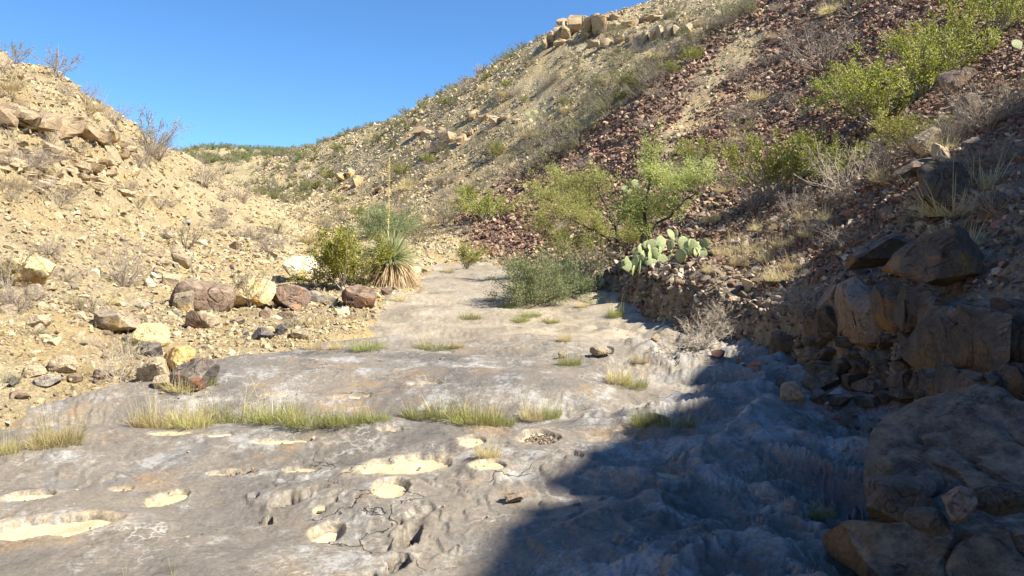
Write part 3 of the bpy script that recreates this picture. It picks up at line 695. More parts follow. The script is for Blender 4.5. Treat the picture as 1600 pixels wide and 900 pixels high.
outcrop("undercut_ledge", "shaded undercut ledge of pinkish blocks over layered grey rock on the right bank",
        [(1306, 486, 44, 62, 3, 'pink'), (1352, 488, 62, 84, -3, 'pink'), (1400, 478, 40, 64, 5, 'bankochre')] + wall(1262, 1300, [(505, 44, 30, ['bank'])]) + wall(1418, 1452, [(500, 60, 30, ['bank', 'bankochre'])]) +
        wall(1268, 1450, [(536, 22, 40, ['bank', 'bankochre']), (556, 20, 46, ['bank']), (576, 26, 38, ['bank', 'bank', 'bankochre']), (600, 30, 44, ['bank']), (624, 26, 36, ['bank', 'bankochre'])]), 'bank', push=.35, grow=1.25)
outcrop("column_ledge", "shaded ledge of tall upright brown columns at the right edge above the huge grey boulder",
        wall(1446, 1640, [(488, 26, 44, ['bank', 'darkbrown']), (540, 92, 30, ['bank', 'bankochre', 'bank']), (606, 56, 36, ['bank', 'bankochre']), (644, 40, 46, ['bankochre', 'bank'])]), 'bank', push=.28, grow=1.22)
outcrop("caprock_ledge", "thick brown caprock ledge with a dark overhang across the left slope",
        [(12, 180, 62, 38, 8), (52, 188, 46, 34, 8), (88, 194, 62, 36, 9), (124, 204, 54, 32, 10), (152, 214, 36, 24, 12), (-20, 176, 40, 36, 8)], 'capledge')
_r = random.Random(4)
outcrop("bedded_ledge", "thin bedded tan ledges stacked under the caprock on the left slope",
        [(px + _r.uniform(-8, 8), py + px * .09 + _r.uniform(-3, 3), _r.uniform(12, 38), _r.uniform(6, 15), _r.uniform(-3, 10)) for py in (224, 232, 240, 248, 256, 264, 272, 281, 290) for px in range(_r.randint(-5, 14), 215 - int(py - 222) // 2, 19) if _r.random() < .62], 'ledge', push=.95, deep=.55)
outcrop("stained_ledge", "small orange stained ledge at the right end of the caprock", [(170, 214, 26, 16), (186, 224, 22, 14), (199, 232, 16, 10)], 'rustledge')
outcrop("skyline_cliff", "pale broken cliff on the skyline of the right hill with a dark left end",
        [(853, 70, 9, 20), (862, 58, 16, 30), (872, 50, 20, 28), (888, 48, 20, 30), (902, 38, 26, 34), (918, 42, 22, 34), (936, 42, 26, 30), (958, 40, 30, 16), (985, 36, 30, 14), (876, 66, 26, 12), (896, 64, 22, 12), (912, 60, 26, 10), (925, 30, 22, 12), (945, 28, 24, 12), (966, 26, 26, 10), (1008, 30, 26, 12), (1030, 26, 26, 12), (1052, 22, 26, 10), (880, 34, 20, 14)], 'ledge', "cliff", push=.45)
outcrop("fluted_cliff", "pale fluted cliff band of upright columns below the right skyline",
        [(930, 68, 20, 16), (950, 66, 18, 20), (968, 62, 18, 14), (984, 60, 16, 18), (998, 58, 15, 24), (1010, 56, 13, 26), (1022, 54, 13, 28), (1034, 52, 13, 28), (1046, 50, 13, 26), (1058, 48, 15, 20), (1074, 44, 20, 18), (1092, 38, 24, 14)], 'ledge', "cliff", push=.5)
outcrop("cracked_outcrop", "cracked tan outcrop with dark gaps on the middle of the hill",
        [(655, 205, 22, 16), (668, 208, 22, 18), (688, 208, 22, 20), (704, 215, 16, 20), (720, 216, 18, 24), (690, 230, 36, 18), (650, 190, 12, 14), (735, 206, 14, 16), (672, 226, 16, 14)], 'ledge', push=.5)
outcrop("overhung_outcrop", "small tan outcrop with a dark overhang on the upper middle hill",
        [(740, 180, 20, 18), (756, 184, 20, 14), (774, 188, 22, 16), (790, 184, 18, 12), (806, 188, 16, 10)], 'ledge', push=.5)
outcrop("rusty_outcrop", "rusty orange outcrop low on the middle hill", [(534, 278, 12, 16), (546, 272, 14, 18), (558, 284, 12, 20), (540, 292, 16, 10), (554, 300, 14, 10)], 'rustledge', push=.6)
outcrop("low_outcrop", "low brown outcrop with a dark gap right of the rusty orange one", [(592, 295, 14, 12), (604, 298, 14, 10), (618, 300, 12, 8), (612, 284, 16, 8)], 'rustledge', push=.6)

# ------------------------------------------------------------------ plants
def rot_to(d):
    d = d / np.maximum(np.linalg.norm(d, axis=-1, keepdims=True), 1e-9); return d
class Geo:
    def __init__(s): s.v = []; s.f3 = []; s.f4 = []; s.n = 0
    def add(s, v, f):
        v = np.asarray(v); f = np.asarray(f); (s.f3 if f.shape[1] == 3 else s.f4).append(f + s.n); s.v.append(v); s.n += len(v)
    def tube(s, p, r, k=4):
        p = np.asarray(p, float); r = np.asarray(r, float); n = len(p)
        t = rot_to(np.gradient(p, axis=0)); up = np.where(np.abs(t[:, 2:3]) > .9, [[1., 0, 0]], [[0, 0, 1.]])
        a = rot_to(np.cross(t, up)); b = np.cross(t, a); th = np.arange(k) * 2 * pi / k
        v = p[:, None] + r[:, None, None] * (np.cos(th)[None, :, None] * a[:, None] + np.sin(th)[None, :, None] * b[:, None])
        i = (np.arange(n - 1)[:, None] * k + np.arange(k)).ravel(); j = (np.arange(n - 1)[:, None] * k + (np.arange(k) + 1) % k).ravel()
        s.add(v.reshape(-1, 3), np.stack([i, j, j + k, i + k], 1))
    def leaves(s, c, d, L, w, rg):
        n = len(c); d = rot_to(d); q = rg.normal(size=(n, 3)); sd_ = rot_to(np.cross(d, q)); L = np.broadcast_to(L, n)[:, None]; w = np.broadcast_to(w, n)[:, None]
        v = np.stack([c, c + d * L * .5 + sd_ * w * .5, c + d * L, c + d * L * .5 - sd_ * w * .5], 1).reshape(-1, 3)
        s.add(v, np.arange(n * 4).reshape(n, 4))
    def blades(s, base, d, L, w, droop, rg, seg=3):
        """curved grass or sotol blades"""
        n = len(base); d = rot_to(d); side = rot_to(np.cross(d, rg.normal(size=(n, 3)) * .3 + [0, 0, 1.0]) + 1e-4)
        L = np.broadcast_to(L, n); w = np.broadcast_to(w, n); droop = np.broadcast_to(droop, n); pts = []
        for k in range(seg + 1):
            t = k / seg; p = base + d * (L * t)[:, None]; p[:, 2] -= droop * L * t * t; ww = (w * (1 - t ** 1.6) * .5 + w * .04)[:, None]
            pts += [p - side * ww, p + side * ww]
        v = np.stack(pts, 1).reshape(-1, 3); m = 2 * (seg + 1); b = np.arange(n)[:, None] * m
        f = np.concatenate([b + np.array([[2 * k, 2 * k + 1, 2 * k + 3, 2 * k + 2]]) for k in range(seg)])
        s.add(v, f)
    def mesh(s, name, mat, smooth=False):
        fs = [np.concatenate(x) for x in (s.f3, s.f4) if x]
        return mesh(name, np.concatenate(s.v), fs if len(fs) > 1 else fs[0], [mat], smooth)
LEAF = {
    'creosote': mat_leaf("creosote_leaves", (.13, .15, .022), (.40, .41, .065)),
    'bright': mat_leaf("bright_creosote_leaves", (.15, .17, .025), (.43, .44, .07)),
    'olive': mat_leaf("olive_leaves", (.13, .14, .05), (.33, .32, .13)),
    'feather': mat_leaf("feathery_grey_green_leaves", (.16, .21, .09), (.38, .46, .22), .4),
    'mesq': mat_leaf("mesquite_leaves", (.29, .33, .09), (.58, .62, .22), .5),
    'straw': mat_leaf("straw_blades", (.40, .33, .16), (.70, .60, .37), .35),
    'grass': mat_leaf("green_grass_blades", (.15, .17, .04), (.44, .44, .15), .4),
    'sotol': mat_leaf("sotol_blades", (.28, .34, .16), (.58, .62, .34), .3, .5),
    'dead': mat_leaf("dead_sotol_blades", (.40, .29, .14), (.72, .58, .35), .2),
    'ocotillo': mat_leaf("ocotillo_leaves", (.14, .19, .08), (.26, .31, .15)),
}
BARK = {'grey': mat_plain("grey_twig_bark", (.20, .165, .13), (.36, .31, .26), 14, .3), 'dark': mat_plain("dark_mesquite_bark", (.035, .028, .024), (.08, .065, .055), 14, .6),
        'pale': mat_plain("pale_dead_twig", (.36, .30, .23), (.55, .48, .39), 14, .3), 'brown': mat_plain("brown_twig_bark", (.12, .09, .065), (.22, .17, .13), 14, .4),
        'stalk': mat_plain("yellow_flower_stalk", (.56, .47, .22), (.70, .61, .34), 20, .3)}
def branchy(rg, stems, H, spread, wob=.12, curve=.25, sub=4, r0=.012, sublen=.45, depth2=2):
    """polylines (points, radii, level) of a many stemmed shrub of height about H"""
    out = []
    for k in range(stems):
        az = rg.uniform(0, 2 * pi); lean = spread * (rg.uniform(.1, 1) ** .7); L = H * rg.uniform(.7, 1.08) * (1 + .12 * lean)
        d = np.array([cos(az) * sin(lean), sin(az) * sin(lean), cos(lean)]); p = [np.array([cos(az), sin(az), 0]) * rg.uniform(0, .07) * H]
        n = 6
        for i in range(n):
            d = rot_to(d + rg.normal(size=3) * wob + np.array([0, 0, curve * .12])); p.append(p[-1] + d * L / n)
        p = np.array(p); out.append((p, np.linspace(r0, r0 * .3, n + 1), 0))
        for j in range(sub):
            t = rg.uniform(.25, .95); i = int(t * n); b = p[i] + (p[min(i + 1, n)] - p[i]) * (t * n - i)
            dd = rot_to(rot_to(p[min(i + 1, n)] - p[max(i - 1, 0)]) + rg.normal(size=3) * .6); l2 = L * sublen * (1.15 - t) * rg.uniform(.6, 1.2)
            q = [b]
            for i2 in range(4): dd = rot_to(dd + rg.normal(size=3) * wob * 1.3 + [0, 0, .05]); q.append(q[-1] + dd * l2 / 4)
            q = np.array(q); out.append((q, np.linspace(r0 * .5, r0 * .2, 5), 1))
            for j2 in range(depth2):
                i3 = rg.integers(1, 5); d3 = rot_to(q[i3] - q[i3 - 1] + rg.normal(size=3) * .6 * l2 / 4); l3 = l2 * rg.uniform(.3, .6)
                q3 = np.array([q[i3], q[i3] + d3 * l3 * .5 + rg.normal(size=3) * .03 * H, q[i3] + d3 * l3 + rg.normal(size=3) * .05 * H]); out.append((q3, np.linspace(r0 * .35, r0 * .15, 3), 2))
    return out
def leaf_on(rg, br, n, jitter, L, w, tmin=.3, lvls=(0, 1, 2), up=.3):
    c = []; d = []
    sel = [b for b in br if b[2] in lvls]; ln = np.array([np.linalg.norm(b[0][-1] - b[0][0]) * (.5 if b[2] == 0 else 1) for b in sel]); pick = rg.choice(len(sel), n, p=ln / ln.sum())
    t = rg.uniform(0, 1, n)
    for k, tt in zip(pick, t):
        p, r, lv = sel[k]; tt = (tmin + (1 - tmin) * tt) if lv == 0 else tt; m = len(p) - 1; i = min(int(tt * m), m - 1); f = tt * m - i
        c.append(p[i] * (1 - f) + p[i + 1] * f); d.append(p[i + 1] - p[i])
    c = np.array(c) + rg.normal(size=(n, 3)) * jitter; d = rot_to(np.array(d)) + rg.normal(size=(n, 3)) * .7 + [0, 0, up]
    return c, d, L * rg.uniform(.6, 1.3, n), w * rg.uniform(.7, 1.2, n)
PROTO = {}
def proto_shrub(key, seed, H=1.0, stems=14, spread=.9, leaf=None, n=2600, L=.03, w=.017, bark='grey', jit=.025, **kw):
    rg = np.random.default_rng(seed); br = branchy(rg, stems, H, spread, **kw); g = Geo()
    for p, r, lv in br: g.tube(p, r, 4 if lv == 0 else 3)
    ms = {'branches': g.mesh("branches", BARK[bark])}
    if leaf:
        h = Geo(); h.leaves(*leaf_on(rg, br, n, jit, L, w), rg); ms['foliage'] = h.mesh("foliage", LEAF[leaf])
    PROTO[key] = ms
for i in range(3): proto_shrub('creosote%d' % i, 10 + i, leaf='creosote', n=5200, stems=18, spread=.85, L=.036, w=.021)
for i in range(3): proto_shrub('bright%d' % i, 20 + i, leaf='bright', n=5400, stems=17, spread=.95, jit=.03, L=.034, w=.02)
for i in range(3): proto_shrub('olive%d' % i, 30 + i, leaf='olive', n=2200, stems=15, spread=1.0, bark='grey', L=.03, w=.016)
for i in range(2): proto_shrub('sparse%d' % i, 40 + i, leaf='olive', n=900, stems=15, spread=.8, bark='grey', L=.035, w=.018, sub=5)
for i in range(3): proto_shrub('dry%d' % i, 50 + i, leaf=None, stems=34, spread=1.1, bark='grey', sub=6, r0=.008, wob=.2)
for i in range(2): proto_shrub('pale%d' % i, 60 + i, leaf=None, stems=34, spread=1.25, bark='pale', sub=6, r0=.008, wob=.24)
for i in range(2): proto_shrub('feather%d' % i, 70 + i, leaf='feather', n=9000, stems=22, spread=1.15, jit=.06, L=.04, w=.011, bark='brown')
proto_shrub('lush0', 12, leaf='creosote', n=11000, stems=20, spread=.95, jit=.045, L=.04, w=.022)
proto_shrub('mound0', 75, leaf='feather', n=15000, stems=46, spread=1.5, jit=.06, L=.05, w=.014, bark='brown')
for i in range(2):                                   # ocotillo: long thorny wands
    rg = np.random.default_rng(80 + i); g = Geo(); h = Geo(); br = branchy(rg, 13, 1.0, .6, wob=.05, curve=.5, sub=0, r0=.012)
    for p, r, lv in br: g.tube(p, r, 4)
    h.leaves(*leaf_on(rg, br, 700, .008, .03, .014, .1), rg); PROTO['ocotillo%d' % i] = {'branches': g.mesh("branches", BARK['brown']), 'foliage': h.mesh("foliage", LEAF['ocotillo'])}
def proto_grass(key, seed, leaf, n, H, R, w, stalks=14, droop=.35):
    rg = np.random.default_rng(seed); g = Geo(); a = rg.uniform(0, 2 * pi, n); rr = np.sqrt(rg.uniform(0, 1, n)); b = np.stack([np.cos(a) * rr * R * 1.0, np.sin(a) * rr * R * .55, np.zeros(n)], 1)
    lean = rg.uniform(.05, 1.05, n) ** 1.2; a2 = a + rg.normal(size=n) * .8; d = np.stack([np.cos(a2) * np.sin(lean), np.sin(a2) * np.sin(lean), np.cos(lean)], 1)
    g.blades(b, d, H * (.3 + .8 * rg.uniform(0, 1, n) ** 1.6), w * rg.uniform(.5, 1.1, n), droop * rg.uniform(.2, 1.9, n), rg); ms = {'blades': g.mesh("blades", LEAF[leaf])}
    if stalks:
        h = Geo(); m = stalks; a = rg.uniform(0, 2 * pi, m); b = np.stack([np.cos(a) * R * .7, np.sin(a) * R * .4, a * 0], 1); lean = rg.uniform(.05, .5, m)
        d = np.stack([np.cos(a) * np.sin(lean), np.sin(a) * np.sin(lean), np.cos(lean)], 1); h.blades(b, d, H * rg.uniform(1.0, 2.1, m), w * .55, .3 * rg.uniform(.2, 1.6, m), rg, 4)
        ms['seed_stalks'] = h.mesh("seed_stalks", LEAF['straw'])
    PROTO[key] = ms
for i in range(3): proto_grass('grass%d' % i, 90 + i, 'grass', 620, 1.0, .8, .015, 22)
for i in range(3): proto_grass('straw%d' % i, 95 + i, 'straw', 560, 1.0, .65, .015, 34, .35)
LEAF['mixed'] = mat_leaf('straw_green_blades', (.24, .23, .08), (.64, .56, .28), .4)
for i in range(2): proto_grass('mixed%d' % i, 120 + i, 'mixed', 700, 1.0, .7, .014, 34, .35)
first = {}
def plant(name, key, x, y, z, scale, label, cat, group=None, yaw=0.0, tilt=(0, 0)):
    """one plant: an Empty at its foot with its parts; a repeat shares the meshes"""
    if key not in first:
        r = link(name, None)
        for k, me in PROTO[key].items(): link(k, me, r)
        first[key] = r
    else:
        r = copy_tree(first[key]); r.name = name
        if "group" in r: del r["group"]
    r.location = (x, y, z); r.scale = scale if isinstance(scale, tuple) else (scale,) * 3; r.rotation_euler = (radians(tilt[0]), radians(tilt[1]), yaw)
    return tag(r, label, cat, group)
def plant_at(name, key, px, py, h, label, cat="shrub", group=None, wide=1.0, sink=.03, tilt=(0, 0), yaw=None, d=None):
    if d is None: x, y, z = hit(px, py)
    else: x, y, z = (px - HX) / F * d, d, (HY - py) / F * d
    s = h * y / F
    return plant(name, key, x, y, z - sink * s, (s * wide, s * wide, s), label, cat, group, (px * 1.7 + py) % 6.28 if yaw is None else yaw, tilt)

# ---- the plants one can point to
for a in [
    ('lush0', 540, 450, 98, "green creosote bush standing left of the sotol above a dark brown boulder", "creosote_bush", 1.0),
    ('mound0', 612, 374, 56, "rounded grey green bush on the slope behind the sotol", "bush", 1.15),
    ('creosote2', 727, 420, 44, "small dark green creosote at the far end of the bedrock", "creosote_bush", 1.1),
    ('mound0', 838, 474, 84, "dense feathery grey green bush at the right edge of the sunlit bedrock", "bush", .85),
    ('mound0', 882, 460, 62, "low feathery bush wedged between the dense green bush and the cut bank", "bush", 1.0),
    ('sparse0', 925, 432, 66, "half bare brown and green bush left of the prickly pear", "bush", 1.1),
    ('bright1', 985, 388, 44, "small yellow green creosote under the mesquite trunks", "creosote_bush", 1.2),
    ('bright0', 755, 348, 60, "yellow green bush on the dark talus left of the mesquite", "bush", 1.4),
    ('sparse1', 695, 352, 56, "sparse grey green bush on the border of tan soil and dark talus", "bush", 1.0),
    ('bright2', 1205, 306, 112, "big yellow green creosote left of the dark hollow on the right hill", "creosote_bush", 1.05),
    ('bright0', 1295, 296, 100, "yellow green creosote right of the dark hollow, over bare branches", "creosote_bush", .95),
    ('bright1', 1385, 200, 112, "large bright creosote in the middle of the upper right thicket", "creosote_bush", 1.15),
    ('bright2', 1445, 150, 118, "bright creosote second from the top of the upper right thicket", "creosote_bush", 1.0),
    ('bright0', 1495, 95, 112, "bright creosote near the top of the upper right thicket", "creosote_bush", 1.0),
    ('bright1', 1560, 50, 100, "topmost bright creosote of the upper right thicket at the frame edge", "creosote_bush", 1.0),
    ('bright2', 1340, 168, 78, "pale yellow green creosote at the left side of the upper right thicket", "creosote_bush", 1.1),
    ('bright1', 1430, 236, 70, "low bright creosote at the foot of the upper right thicket by pale rocks", "creosote_bush", 1.2),
    ('olive0', 1330, 24, 50, "dull green shrub at the top edge above the grey brush", "shrub", 1.3),
    ('dry0', 1290, 110, 74, "wide grey leafless brush on the dark talus left of the thicket", "dry_shrub", 1.3),
    ('dry1', 1250, 76, 44, "smaller grey leafless brush above the wide one on the talus", "dry_shrub", 1.3),
    ('pale0', 1325, 300, 90, "tangle of pale bare branches below the upper right thicket", "dry_shrub", 1.1),
    ('dry2', 1390, 268, 70, "grey bare brush right of the tangle of pale branches", "dry_shrub", 1.0),
    ('dry1', 1545, 205, 100, "big grey bare brush with arching twigs at the right edge", "dry_shrub", 1.0),
    ('dry0', 1490, 232, 60, "grey twigs growing between the sunlit pinkish rocks", "dry_shrub", 1.0),
    ('dry2', 1245, 340, 50, "dark bare brush in the shaded hollow under the big creosote", "dry_shrub", 1.2),
    ('sparse0', 1590, 180, 66, "thin green twigs at the right edge under the pinkish rocks", "shrub", 1.0),
    ('dry1', 1262, 505, 76, "shaded bare brush on the bank left of the pinkish blocks", "dry_shrub", 1.0),
    ('pale1', 1100, 545, 66, "round ball of dead pale twigs lying at the foot of the cut bank", "dead_bush", 1.15),
    ('pale0', 1130, 510, 44, "pale dry twigs hanging from the cut bank above the twig ball", "dead_bush", 1.0),
    ('dry0', 192, 447, 78, "tall grey leafless bush on the left slope right of the far left yellow boulder", "dry_shrub", .75),
    ('sparse1', 292, 388, 42, "low bush with green tips spreading above the slabs on the left slope", "shrub", 1.6),
    ('dry1', 420, 396, 40, "grey dry bush on the slope left of the cream white boulder", "dry_shrub", 1.1),
    ('pale1', 186, 594, 76, "pale dead bush in front of the flat topped grey boulder", "dead_bush", .85),
    ('dry2', 30, 486, 56, "dark dry brush under the far left yellow boulder", "dry_shrub", 1.2),
    ('sparse0', 8, 450, 70, "green and grey bush at the left edge beside the yellow boulder", "shrub", .8),
    ('sparse1', 392, 480, 66, "wispy green plant in front of the yellow boulder", "plant", .7),
    ('sparse0', 150, 492, 44, "pale grey green low plant left of the flat topped grey boulder", "plant", 1.3),
    ('pale0', 350, 478, 36, "small dead bush between the brown and the yellow boulders", "dead_bush", 1.2),
    ('olive1', 22, 84, 40, "green and grey bush on the left skyline at the frame edge", "shrub", .9),
    ('sparse1', 88, 122, 50, "dark green bush leaning out of the left skyline", "shrub", 1.0),
    ('dry0', 134, 166, 38, "grey bush on the left skyline below the dark leaning bush", "dry_shrub", 1.0),
    ('dry1', 178, 194, 42, "grey bare bush on the left skyline above the big green one", "dry_shrub", .9),
    ('sparse0', 234, 240, 74, "big twiggy green bush on the left skyline above the far ridge", "shrub", .9),
    ('dry2', 248, 250, 50, "grey bare bush beside the big twiggy bush on the left skyline", "dry_shrub", 1.0),
    ('dry0', 316, 292, 44, "grey bush where the left hill meets the far ridge", "dry_shrub", 1.2),
    ('dry1', 378, 316, 36, "dark grey bush on the spur below the far ridge", "dry_shrub", 1.0),
    ('straw1', 484, 378, 34, "pale grey clump of dry grass up the slope from the cream boulder", "grass_clump", .9),
    ('dry2', 100, 315, 26, "low grey brush under the bedded ledge on the left slope", "dry_shrub", 1.8),
    ('dry0', 75, 400, 30, "low grey brush uphill of the far left yellow boulder", "dry_shrub", 1.6),
    ('dry1', 100, 440, 30, "grey dead brush between the far left yellow boulder and the tall bush", "dry_shrub", 1.6),
    ('olive0', 752, 246, 42, "dark green bush under the cracked outcrop on the middle hill", "shrub", .9),
    ('olive1', 796, 272, 40, "dark green bush on the tan slope above the dark talus", "shrub", .7),
    ('olive2', 722, 192, 18, "small green bush on the slope left of the overhung outcrop", "shrub", 1.2),
    ('olive0', 803, 214, 24, "green bush on the slope right of the overhung outcrop", "shrub", 1.4),
    ('creosote0', 560, 342, 22, "small bright green bush below the rusty outcrop", "shrub", 1.2),
    ('olive2', 568, 312, 24, "olive bush right beside the rusty outcrop", "shrub", 1.2),
    ('olive1', 632, 262, 20, "olive bush by the tip of the flower stalk", "shrub", 1.4),
    ('ocotillo0', 822, 102, 26, "spiky ocotillo on the skyline below the pale cliff", "ocotillo", 1.0),
    ('ocotillo1', 690, 160, 18, "spiky ocotillo on the skyline left of the overhung outcrop", "ocotillo", 1.0),
    ('ocotillo0', 1015, 26, 24, "ocotillo on the crest above the fluted cliff", "ocotillo", .8),
    ('olive2', 945, 152, 44, "olive bush in the green strip along the dark talus, third from the top", "shrub", 1.5),
    ('olive1', 1004, 128, 48, "grey green bush in the green strip along the dark talus, second from the top", "shrub", 1.4),
    ('dry2', 1020, 136, 40, "grey brush hugging the edge of the dark talus", "dry_shrub", 1.4),
    ('olive0', 1085, 80, 44, "green bush below the right end of the fluted cliff", "shrub", 1.5),
    ('dry0', 1062, 95, 40, "grey brush between the fluted cliff and the dark talus", "dry_shrub", 1.6),
    ('olive0', 905, 218, 40, "olive bush at the lower end of the green strip along the dark talus", "shrub", 1.5),
    ('dry1', 880, 238, 34, "grey brush at the lowest end of the green strip", "dry_shrub", 1.6),
    ('olive2', 960, 60, 26, "green bush between the pale cliff and the fluted cliff", "shrub", 1.2),
    ('olive1', 1135, 40, 44, "green bush high on the border of the dark talus", "shrub", 1.3),
    ('feather0', 1075, 300, 60, "green bush on the talus right of the mesquite trunk", "bush", 1.0),
    ('bright2', 1085, 262, 50, "yellow green bush on the talus above the mesquite's right limb", "bush", 1.0),
    ('dry2', 1180, 330, 50, "dark bare brush at the left foot of the big creosote", "dry_shrub", 1.2),
]:
    key, px, py, h, lab, cat, wide = a
    plant_at(cat, key, px, py, h, lab, cat.replace('_', ' '), None, wide)

# ---- grass on the bedrock
GB = "grass tufts rooted in cracks of the bedrock"
for a in [
    (12, 708, 44, 'mixed1', .7, "yellow green tuft cut by the left edge in the crack of the bedrock"), (92, 694, 62, 'mixed0', .8, "yellow bushy tuft second from the left in the long crack"),
    (60, 700, 44, 'straw2', .6, "pale tuft between the two leftmost straw tufts of the long crack"),
    (250, 668, 56, 'mixed0', .9, "tall yellow green tuft at the left start of the green row"), (300, 666, 52, 'mixed1', .9, "wide straw and green tuft right of the tall first one"),
    (352, 660, 54, 'grass0', .9, "green tuft third in the long row"), (225, 668, 44, 'straw2', .7, "thin straw tuft left of the tall one"),
    (432, 658, 54, 'grass1', 1.0, "green tuft left of a dark gap in the long row"), (480, 664, 50, 'grass2', 1.0, "dense green tuft by the dark gap in the long row"),
    (540, 662, 42, 'grass0', .9, "short green tuft right of the dark gap in the row"), (585, 658, 30, 'grass1', 1.0, "low green tuft in the middle of the long row"),
    (655, 652, 32, 'grass2', 1.0, "bright green tuft right of the low one in the long row"), (700, 652, 42, 'grass0', 1.1, "green tuft where the slab crest rises"),
    (745, 660, 52, 'grass1', 1.0, "tall green tuft near the right end of the row"), (780, 664, 34, 'grass2', .9, "green tuft at the right end of the sunlit row"),
    (832, 655, 42, 'straw2', .7, "thin yellow green tuft just right of the long row"), (862, 652, 40, 'grass0', .5, "narrow green tuft standing left of the shade"),
    (762, 714, 38, 'straw0', .8, "lone yellow tuft beside a round sand hollow"),
    (575, 546, 26, 'grass1', 1.3, "flat green tuft in the upper crack of the bedrock"), (490, 546, 22, 'straw1', 1.1, "straw tuft at the left end of the upper crack"), (525, 545, 20, 'straw2', 1.0, "small straw tuft in the upper crack"),
    (678, 545, 22, 'grass2', 1.6, "wide green tuft at the right of the upper crack"), (715, 543, 18, 'straw0', 1.0, "short dry tuft at the right end of the upper crack"),
    (735, 498, 18, 'grass0', 1.2, "small green tuft on the tan bedrock below the far sand"), (815, 502, 20, 'grass1', .8, "small green tuft below the dense feathery bush"),
    (882, 533, 24, 'straw1', .7, "small straw tuft left of the flat slab"), (890, 570, 30, 'grass2', .8, "green tuft below the flat brown slab, left one"),
    (968, 598, 46, 'straw2', .7, "tall thin tuft right of centre just before the shade"), (990, 606, 34, 'grass0', .8, "dark green tuft touching the tall thin one"),
    (1002, 566, 20, 'straw0', 1.2, "small pale tuft near the dead twig ball"), (1010, 664, 44, 'grass1', .7, "green tuft at the edge of the shade"),
    (1050, 664, 34, 'grass2', 1.3, "dark tuft in the shade right of the bright edge"), (962, 494, 34, 'grass0', .5, "slender green tuft at the foot of the earth bank"),
    (1285, 815, 40, 'grass1', .6, "small dark tuft in the shaded bedrock left of the huge grey boulder"),
    (860, 505, 18, 'grass2', .9, "tiny green tuft beside the feathery bush"), (768, 470, 12, 'straw0', 1.0, "short tuft on the far bedrock"), (700, 425, 12, 'straw1', 1.4, "straw tuft at the far left edge of the bedrock"),
    (830, 362 + 132, 16, 'grass0', 1.2, "green tuft under the dense feathery bush"), (622, 470, 14, 'straw2', 1.2, "little tuft below the brick shaped stone"),
    (795, 480, 18, 'grass1', 1.0, "green tuft at the left foot of the feathery bush"), (910, 480, 16, 'straw1', 1.0, "pale tuft by the start of the earth bank"),
    (270, 898, 60, 'thin0', .5, "single thin green sprig at the bottom edge"), (195, 905, 46, 'thin0', .5, "single dry stem left of the green sprig at the bottom edge"),
    (280, 610, 44, 'straw1', .9, "straw grass in front of the black and red boulder"), (320, 600, 34, 'grass0', .6, "green grass at the right foot of the black and red boulder"),
]:
    px, py, h, key, wide, lab = a
    if key == 'thin0' and key not in PROTO: proto_grass('thin0', 99, 'grass', 9, 1.0, .1, .02, 2, .2)
    plant_at("grass_tuft", key, px, py, h, lab, "grass tuft", GB, wide, yaw=((px * 13) % 7 - 3) * .12)
GR = "dry grass clumps on the right bank"
for k, (px, py, h, lab) in enumerate([
    (1130, 400, 30, "just right of the yellowish prickly pear"), (1155, 415, 36, "widest and lowest, between prickly pear and dark ledge"), (1175, 395, 30, "in the middle of the sunlit straw patch"),
    (1200, 410, 34, "at the right end of the sunlit straw patch"), (1225, 385, 30, "in front of the dark hollow under the big creosote"), (1190, 360, 24, "directly below the big yellow green creosote"),
    (1240, 420, 28, "at the edge of the shade above the bare brush"), (1150, 380, 24, "highest, right behind the yellowish prickly pear"), (1265, 370, 28, "right of the dark hollow at the shade line"),
    (1290, 345, 26, "below the tangle of pale bare branches"), (1212, 440, 26, "lowest at the shade line above the cut bank"), (1110, 425, 22, "on the lip of the cut bank under the yellowish prickly pear"),
    (1255, 345, 24, "inside the mouth of the dark hollow"), (1215, 360, 22, "at the left foot of the dark hollow")]):
    plant_at("grass_clump", 'straw%d' % (k % 3), px, py, h, "pale dry grass clump " + lab, "grass clump", GR, 1.0)

# ---- sotol with its flower stalk
sx, sy, sz = hit(612, 446); SS = 92 * sy / F / 1.2
so_ = link("sotol", None, None, (sx, sy, sz)); so_.scale = (SS,) * 3; tag(so_, "sotol with grey green leaf rosette, shaggy dead skirt and one tall yellow flower stalk", "sotol")
rg = np.random.default_rng(7); n = 620
a = rg.uniform(0, 2 * pi, n); e = np.arcsin(np.clip(rg.uniform(-.12, 1, n), -.2, .99)); d = np.stack([np.cos(a) * np.cos(e), np.sin(a) * np.cos(e), np.sin(e)], 1)
g = Geo(); g.blades(np.array([0, 0, .52]) + d * .06, d, rg.uniform(.5, .72, n), .022, .12 * rg.uniform(0, 2, n), rg, 4); link("leaf_rosette", g.mesh("leaf_rosette", LEAF['sotol']), so_)
g = Geo(); n = 620; a = rg.uniform(0, 2 * pi, n); e = rg.uniform(-.6, .12, n); d = np.stack([np.cos(a) * np.cos(e), np.sin(a) * np.cos(e), np.sin(e)], 1)
g.blades(np.stack([np.cos(a) * .1, np.sin(a) * .1, rg.uniform(.34, .54, n)], 1), d, rg.uniform(.4, .66, n), .024, rg.uniform(.25, .95, n), rg, 5)
g.tube([[0, 0, -.05], [0, 0, .3], [0, 0, .5]], [.2, .2, .1], 10); link("dead_leaf_skirt", g.mesh("dead_leaf_skirt", LEAF['dead']), so_)
g = Geo(); sh = 2.95 / SS; k = 14; zz = np.linspace(.5, sh, k); p = np.stack([.05 * np.sin(zz * 1.1) * 0 + .012 * zz - .08 , 0 * zz, zz], 1); g.tube(p, np.linspace(.011, .004, k), 6)
